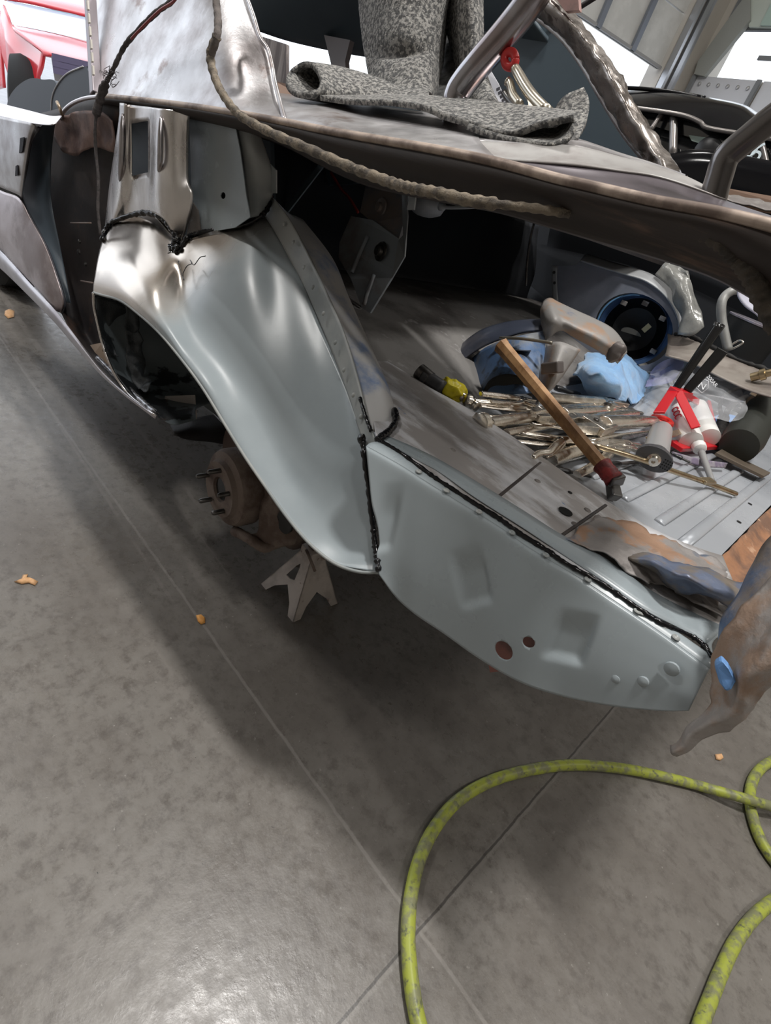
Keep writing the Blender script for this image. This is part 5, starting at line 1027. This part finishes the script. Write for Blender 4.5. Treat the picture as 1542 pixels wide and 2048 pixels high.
# black cylindrical tool with a brass clamp, cords
bt_ = thing('power_tool', 'black cylindrical power tool with a brass hose clamp at the right edge', 'power tool', tuple(zt((1500, 880), .0)))
k0, k1 = zt((1536, 805), .12), zt((1478, 892), .045)
lathe('barrel', [(0, .04), (.0, .045), ((k1 - k0).length * .85, .052), ((k1 - k0).length, .046), ((k1 - k0).length + .004, .03)], k0, k1 - k0, mat('greenish_black_body', (.018,.02,.016), .55), bt_, seg=32)
kd = (k1 - k0).normalized(); lathe('hose_clamp', [(0, .0545), (.016, .0545)], k0 + kd * (k1 - k0).length * .16, kd, mat('brass_clamp', (.55,.46,.33), .3, .9), bt_, seg=32)
mb = MB(); cc = k0 + kd * (k1 - k0).length * .19 + Vector((-.045, -.01, .03)); mb.box(cc, (.02, .016, .014)); mb.build('clamp_screw', MATS['brass_clamp'], bt_, bevel=.002)
cd_ = mat('black_rubber_cord', (.03,.028,.027), .5)
pc = thing('extension_cord', 'thick black power cord curling behind the red gun', 'cord', tuple(zt((1440, 880), .0)))
tube('cord', zz([(1448,838,.05),(1462,812,.06),(1495,792,.05),(1530,783,.05),(1580,780,.05)]), .0085, cd_, pc, seg=12)
tube('cord', zz([(1444,838,.05),(1440,810,.07),(1450,790,.08),(1480,776,.08),(1530,774,.08),(1580,776,.08)]), .0055, cd_, pc, seg=10)
tube('strain_relief', zz([(1447,835,.05),(1442,865,.03),(1438,895,.015)]), lambda t: .014 + .003 * math.sin(t * 50), cd_, pc, seg=14, n=12)
o = plate('flat_bar', [zt((1428, 910), .01), zt((1440, 903), .01), zt((1537, 950), .006), (zt((1524, 957), .006))], mat('taped_flat_bar', (.13,.105,.08), .5, .3), None, (0, 0, .008), bevel=.001); tag(o, 'flat dark steel bar lying in front of the black power tool', 'bar')
o = plate('plastic_card', [zt((1415, 838), .005), zt((1448, 826), .02), zt((1485, 836), .01), zt((1488, 843), .008), zt((1415, 846), .003)], mat('light_blue_card', (.22,.40,.75), .4, 0, (.1,.16,.3), 70, .62, .66), None, (0, .002, .001)); tag(o, 'bright blue plastic card behind the black cord', 'card')
o = grid('sanding_strip', [[zt((a, b), c) for a, b, c in r] for r in [[(1345,903,.012),(1400,918,.014),(1455,926,.012)],[(1343,912,.002),(1400,932,.002),(1450,936,.002)]]], mat('speckled_purple_strip', (.16,.13,.19), .7, 0, (.26,.24,.27), 60), nu=4, nv=6, thick=.0015); tag(o, 'speckled purple abrasive strip under the cartridge gun', 'strip')
# ------------------------------------------------------------------ old headlight bucket, left
bk = thing('headlight_bucket', 'old blue headlight bucket with a dark curved rim and rusty arm', 'car part', tuple(zt((1010, 780), 0)))
oldblue = mat('old_blue_bucket_paint', (.07, .13, .25), .45, .1, (.17, .18, .19), 9, .48, .62, bump=.3, bscale=40, c3=(.03,.04,.06), s3=12, lo3=.55, hi3=.65)
rimm = mat('dark_blue_rim', (.06, .07, .10), .3, .3, (.12, .12, .14), 8)
def yy(P_): return [YP(a, b, c) for a, b, c in P_]
BYp = 1.34
grid('rim', [yy(r) for r in [
 [(912,722,1.170),(916,700,1.190),(935,680,1.210),(965,660,1.230),(1005,647,1.250),(1045,641,1.270),(1085,640,1.290)],
 [(916,722,1.150),(922,704,1.160),(942,690,1.170),(972,673,1.180),(1010,660,1.200),(1048,654,1.220),(1088,652,1.240)],
 [(926,728,1.140),(932,716,1.150),(950,703,1.160),(978,688,1.170),(1012,675,1.180),(1050,664,1.200),(1092,662,1.220)]]], rimm, bk, nu=6, nv=7, thick=.005)
grid('bucket', [yy(r) for r in [
 [(938,722,1.190),(975,694,1.160),(1020,678,1.150),(1060,668,1.170),(1088,664,1.210)],
 [(936,750,1.170),(975,735,1.120),(1020,722,1.100),(1058,712,1.130),(1090,706,1.180)],
 [(940,775,1.130),(980,768,1.080),(1022,760,1.070),(1062,752,1.100),(1092,742,1.150)],
 [(958,792,1.100),(990,790,1.060),(1028,788,1.050),(1066,785,1.080),(1092,775,1.130)]]], oldblue, bk, nu=6, nv=7, thick=.004)
grid('bucket_opening', [yy(r) for r in [[(962,790,1.080),(980,760,1.070),(1010,748,1.060),(1045,755,1.070),(1068,780,1.080)],[(966,796,1.080),(990,785,1.070),(1015,782,1.060),(1045,786,1.070),(1064,794,1.080)]]], mat('bucket_inner_dark', (.03,.028,.027), .7), bk, nu=5, nv=6)
plate('slot', yy([(1010,690,1.285),(1064,680,1.295),(1060,703,1.120),(1028,700,1.110)]), black, bk, (0, .004, 0))
grid('rusty_arm', [yy(r) for r in [
 [(1082,620,1.240),(1088,604,1.260),(1100,598,1.280),(1116,606,1.290),(1150,622,1.300),(1190,640,1.310),(1225,660,1.320),(1248,690,1.320),(1252,706,1.320)],
 [(1084,645,1.210),(1092,630,1.200),(1104,620,1.210),(1120,626,1.230),(1152,642,1.240),(1190,660,1.250),(1220,678,1.270),(1240,700,1.290),(1246,712,1.300)],
 [(1088,662,1.200),(1098,650,1.180),(1110,640,1.180),(1124,642,1.200),(1150,656,1.210),(1186,675,1.230),(1214,692,1.250),(1234,708,1.280),(1242,718,1.300)],
 [(1090,684,1.220),(1102,672,1.200),(1114,662,1.200),(1128,662,1.210),(1150,674,1.230),(1184,692,1.250),(1208,706,1.270),(1228,718,1.300),(1236,726,1.310)]]], mat('rusty_blue_arm', (.24,.23,.22), .55, .2, (.30,.20,.14), 10, .5, .62, bump=.3, bscale=40, c3=(.08,.11,.2), s3=8, lo3=.55, hi3=.65), bk, nu=6, nv=7, thick=.006)
grid('arm_web', [yy(r) for r in [[(1094,690,1.160),(1120,685,1.140),(1160,700,1.170)],[(1090,720,1.140),(1112,722,1.110),(1140,728,1.150)],[(1084,745,1.120),(1104,752,1.090),(1126,748,1.130)],[(1078,778,1.100),(1092,785,1.080),(1105,775,1.110)]]], MATS['rusty_blue_arm'], bk, nu=5, nv=5, thick=.006)
mb = MB(); mb.bar(YP(1088,738,1.080), YP(1122,734,1.080), .030, .024); mb.build('bracket_block', dirty, bk, bevel=.003)
tube('trim_rod', yy([(1000,676,1.130),(1040,677,1.120),(1078,682,1.120),(1104,686,1.120)]), .0035, mat('dull_rod', (.25,.23,.19), .4, .7), bk, seg=8)
blob('mounting_tab', YP(1232, 704, 1.26), (.018, .012, .022), dirty, bk, seed=3, amp=.4)
# ------------------------------------------------------------------ grey headlight surround standing behind
PO = ZP(1240, 738, .725); PNv = (Vector((0, 0, 1.1)) - PO); PNv = Vector((PNv.x * .9 + .1, PNv.y, .25)).normalized()
def PP(px, py, off=0): r = ray(px, py); q_ = PO + PNv * off; t = (q_ - EYE).dot(PNv) / r.dot(PNv); return EYE + r * t
sr = thing('headlight_surround', 'new slate grey headlight surround panel standing upright with a round opening', 'car part', tuple(PO))
srm = mat('slate_primer_panel', (.14, .155, .19), .35, .1, (.20, .21, .25), 3, rvar=.06); edgem = mat('pale_primer_edge', (.32,.33,.34), .4, .1)
hc, hrx, hry = (1268, 659), 78, 73
outp = cr([Vector((a, b, 0)) for a, b in [(1106,532),(1150,530),(1160,524),(1200,536),(1250,551),(1290,564),(1325,588),(1348,620),(1357,655),(1352,692),(1336,722),(1308,742),(1280,748),(1235,742),(1190,728),(1140,700),(1116,660),(1110,600),(1106,532)]], 4)[:-1]
plate('panel', [PP(p.x, p.y) for p in outp], srm, sr, tuple(PNv * -.002), holes=[[PP(hc[0] + hrx * math.cos(a) + 6 * math.sin(a), hc[1] + hry * math.sin(a)) for a in [k * PI / 20 for k in range(40)]]])
EL = [(1160,522),(1200,535),(1250,550),(1290,563),(1325,588),(1348,620),(1358,655),(1353,692),(1337,722),(1308,743),(1280,748)]
grid('rim_flange', [[PP(a, b, .001) for a, b in EL], [PP(a, b, .012) + Vector((0, 0, .004)) for a, b in EL], [PP(a + 11 + (b - 640) * .0, b - 15 + max(0, b - 620) * .12, -.04) for a, b in EL]], edgem, sr, nu=4, nv=6, thick=.003)
grid('side_flange', [[PP(1104,530,.004), PP(1104,560,.004), PP(1107,610,.004), PP(1112,650,.004)], [PP(1115,533,.008), PP(1114,560,.008), PP(1117,610,.008), PP(1122,650,.008)]], edgem, sr, nu=3, nv=5, thick=.003)
for (x, y) in ((1108,545),(1109,566)): lathe('bolt_hole', [(0, .005), (.001, .005)], PP(x, y, .012), PNv, black, sr, seg=12)
HCw = PP(*hc); rad = (PP(hc[0] + hrx, hc[1]) - HCw).length
lathe('bucket_ring', [(.0, rad * 1.0), (-.012, rad * .97), (-.03, rad * .90), (-.035, rad * .86)], HCw, PNv, mat('navy_ring', (.03,.06,.13), .35), sr, seg=40, cap=False)
lathe('bucket_shell', [(-.03, rad * .88), (-.09, rad * .84), (-.14, rad * .62), (-.15, rad * .3), (-.15, 0)], HCw, PNv, mat('bucket_shell_black', (.008,.009,.012), .5), sr, seg=40, cap=False)
mb = MB(); mb.bar(PP(1300,650,-.06), PP(1286,662,-.06), .018, .004, up=PNv); mb.build('inner_clip', mat('yellowed_clip', (.38,.36,.24), .4, .4), sr)
mb = MB(); n = 14; mb.prism([PP(1262 + 20 * math.cos(PI * k / n) + 0, 668 - 12 * math.sin(PI * k / n) + .3 * 20 * math.cos(PI * k / n), -.09) for k in range(n + 1)], PNv * .003); mb.build('wire_hole_light', mat('painted_hole_light', (.22,.21,.18), .6), sr)  # solid plate; pale colour stands in for light coming through a hole
for a in (-1.9, -1.2, -.4, .9, 2.2): 
    mb = MB(); cpt = PP(hc[0] + 62 * math.cos(a), hc[1] + 56 * math.sin(a), -.02); mb.box(cpt, (.022, .008, .016)); mb.build('spring_clip', dirty, sr, bevel=.002)
tube('ring_edge', [PP(hc[0] + (hrx - 3) * math.cos(a), hc[1] + (hry - 3) * math.sin(a), -.008) for a in [PI * 1.05 + k * PI / 20 for k in range(11)]], .004, mat('bright_blue_edge', (.10,.22,.38), .3), sr, n=2, seg=8)
# ------------------------------------------------------------------ wrapped part, canister, pipe, sheet
film = mat('dusty_plastic_film', (.20, .20, .19), .2, .1, (.30, .30, .28), 9, bump=1.0, bscale=14, alpha=.92)
o = grid('wrapped_part', [[YP(a, b, c) for a, b, c in r] for r in [
 [(1312,548,2.06),(1332,526,2.08),(1354,530,2.08),(1374,540,2.06)],[(1342,585,2.05),(1356,575,2.03),(1374,578,2.03),(1390,588,2.05)],[(1360,625,2.04),(1370,620,2.0),(1386,620,2.0),(1402,628,2.02)],[(1362,668,2.02),(1362,668,1.98),(1385,668,1.98),(1410,658,2.0)]]], film, nu=7, nv=7, thick=.01, disp=crumple(.012, 16, 31)); tag(o, 'upright car part wrapped in dusty clear film behind the headlight surround', 'wrapped part')
cb = YP(1472, 706, 2.16); rr_ = .088; ch_ = .10
cn = thing('metal_canister', 'black open can with a grey rim at the back of the trunk', 'can', tuple(cb))
lathe('can_body', [(0, 0), (0, rr_ * .93), (.0, rr_ * .96), (ch_, rr_), (ch_, rr_ - .004), (.02, rr_ * .9), (.02, 0)], cb, (0, 0, 1), mat('matt_black_can', (.008,.009,.01), .6), cn, seg=32)
lathe('can_rim', [(ch_, rr_ + .001), (ch_ + .005, rr_ + .002), (ch_ + .006, rr_ - .004), (ch_ - .004, rr_ - .005)], cb, (0, 0, 1), mat('lilac_grey_rim', (.38,.36,.42), .35, .5), cn, seg=32, cap=False)
tube('wire_handle', [YP(1460, 700, 2.04), YP(1480, 690, 2.04), YP(1486, 684, 2.04), YP(1478, 681, 2.05), YP(1462, 690, 2.05)], .003, steel, cn, seg=8)
o = tube('bent_pipe', [YP(1476,580,2.04), YP(1464,582,2.02), YP(1450,592,2.01), YP(1443,608,2.0), YP(1443,635,2.0), YP(1449,668,2.0), YP(1457,702,2.0)], .0135, mat('dull_grey_pipe', (.33,.33,.32), .5, .4, (.24,.24,.23), 12), seg=14); tag(o, 'bent dull grey pipe standing in front of the black can', 'pipe')
o = grid('sheet_metal_piece', [[YP(a, b, c) for a, b, c in r] for r in [
 [(1335,668,2.1),(1380,672,2.05),(1425,695,2.0),(1480,722,1.98),(1560,748,1.95)],[(1335,690,2.0),(1385,700,1.97),(1430,725,1.92),(1490,752,1.88),(1560,775,1.85)],[(1330,712,1.9),(1385,728,1.88),(1440,755,1.82),(1500,782,1.78),(1560,800,1.75)]]], mat('tan_sheet_metal', (.30,.27,.24), .45, .3, (.20,.17,.15), 6, rvar=.1), nu=6, nv=6, thick=.003); tag(o, 'tan sheet metal panel with a black sealed edge across the trunk', 'sheet metal')
bead('edge_sealer', [YP(1350,668,2.07), YP(1380,671,2.04), YP(1425,694,1.99), YP(1480,721,1.97), YP(1560,747,1.94)], .006, mat('fuzzy_black_edge', (.015,.014,.013), .7), o, seed=9, jit=.5)
o = lathe('brass_coupling', [(0, .008), (.0, .012), (.02, .012), (.022, .016), (.034, .016), (.036, .010), (.08, .010)], YP(1502, 755, 1.84), (YP(1530, 748, 1.84) - YP(1502, 755, 1.84)), mat('dull_brass', (.42,.33,.2), .35, .9), seg=14); tag(o, 'small brass hose coupling on the tan sheet metal', 'coupling')
o = grid('lilac_cloth', [yy(r) for r in [[(1428,554,1.7),(1452,562,1.7),(1474,572,1.7),(1476,592,1.7),(1490,612,1.7),(1512,628,1.7),(1530,648,1.7)],[(1430,550,1.72),(1454,557,1.72),(1482,566,1.72),(1490,585,1.72),(1505,602,1.72),(1525,620,1.72),(1542,640,1.72)]]], mat('lilac_grey_cloth', (.42,.42,.50), .6), nu=4, nv=6, thick=.004); tag(o, 'pale lilac strip of sheet hanging behind the braided harness', 'sheet')
# ------------------------------------------------------------------ things on the deck
lp = thing('locking_pliers', 'locking pliers with a red ring grip standing in the felt by the steel tube', 'pliers', tuple(YP(1090, 225, .84)))
cream = mat('brushed_nickel_cream', (.58, .53, .44), .28, .95)
tube('fixed_handle', yy([(1030,136,.86),(1038,150,.86),(1052,175,.855),(1070,200,.85),(1095,226,.84)]), lambda t: .0095 + .004 * t, cream, lp, seg=14, flat=.7)
plate('jaw_plate', cr(yy([(1052,176,.85),(1064,190,.845),(1085,206,.84),(1104,232,.83),(1080,228,.83),(1058,220,.835)]), 2), cream, lp, (0, .012, 0), bevel=.002)
tube('lever_handle', yy([(1014,162,.86),(1020,168,.86),(1026,190,.85),(1040,210,.84)]), .0065, cream, lp, seg=10)
tube('lever_handle_inner', yy([(1008,185,.86),(1018,200,.855),(1034,218,.84)]), .005, gunmetal, lp, seg=10)
tube('red_grip', yy([(1020 + 11 * math.cos(a), 119 + 15 * math.sin(a), .86) for a in [k * PI / 6 for k in range(13)]]), .0065, mat('red_ring_grip', (.50,.03,.03), .35), lp, seg=10)
o = plate('striped_strip', yy([(972,143,.95),(978,136,.95),(996,166,.94),(1016,210,.93),(1004,216,.93),(988,185,.94)]), mat('bright_strip', (.80,.80,.85), .3), None, (0, .002, 0)); tag(o, 'small shiny white striped strip standing in felt beside the steel tube', 'strip')
mb = MB()
for k in range(5): mb.bar(YP(993 + k * 3.6, 180 + k * 7.5, .925), YP(1000 + k * 3.4, 176 + k * 7.2, .925), .004, .002, up=(0, 1, 0))
mb.build('stripes', mat('stripe_grey', (.12,.12,.14), .4), o)

for k, (a, b, dz, w, lab) in enumerate((((1075,930),(1180,952),.006,.012,'dark tool handle poking out from under the pliers heap in front'), ((985,880),(1110,918),.005,.016,'added dark tool deepening the gap under the left part of the pliers heap'), ((1180,930),(1275,925),.004,.012,'short black tool added to darken the gap beside the hammer head'), ((1110,775),(1190,800),.006,.02,'black bar added to darken the gap between the bucket and the blue towel'), ((1340,905),(1380,925),.006,.012,'small dark tool added to darken the gap beside the cartridge gun nozzle'), ((1140,860),(1290,895),.003,.018,'long dark tool added to darken the bottom of the pliers heap'))):  # dark tools, mostly added to deepen the dark gaps under the pliers
    A, B_ = zt(a, dz), zt(b, dz); d_ = (B_ - A)
    t = thing('heap_gap_tool', lab, 'tool', tuple(A), 'dark tools under the pliers heap')
    tube('grip', [A, A + d_ * .3, A + d_ * .6], lambda q_, w=w: w * .5 * (1 + .15 * math.sin(q_ * 9)), black, t, seg=10, flat=.7)
    mb = MB(); mb.bar(A + d_ * .6, B_, w * .6, w * .35, w2=w * .9); mb.build('shaft', gunmetal, t, bevel=.001)
for o in list(bpy.data.objects):
    for k in ('at', 'local'):
        if k in o: del o[k]
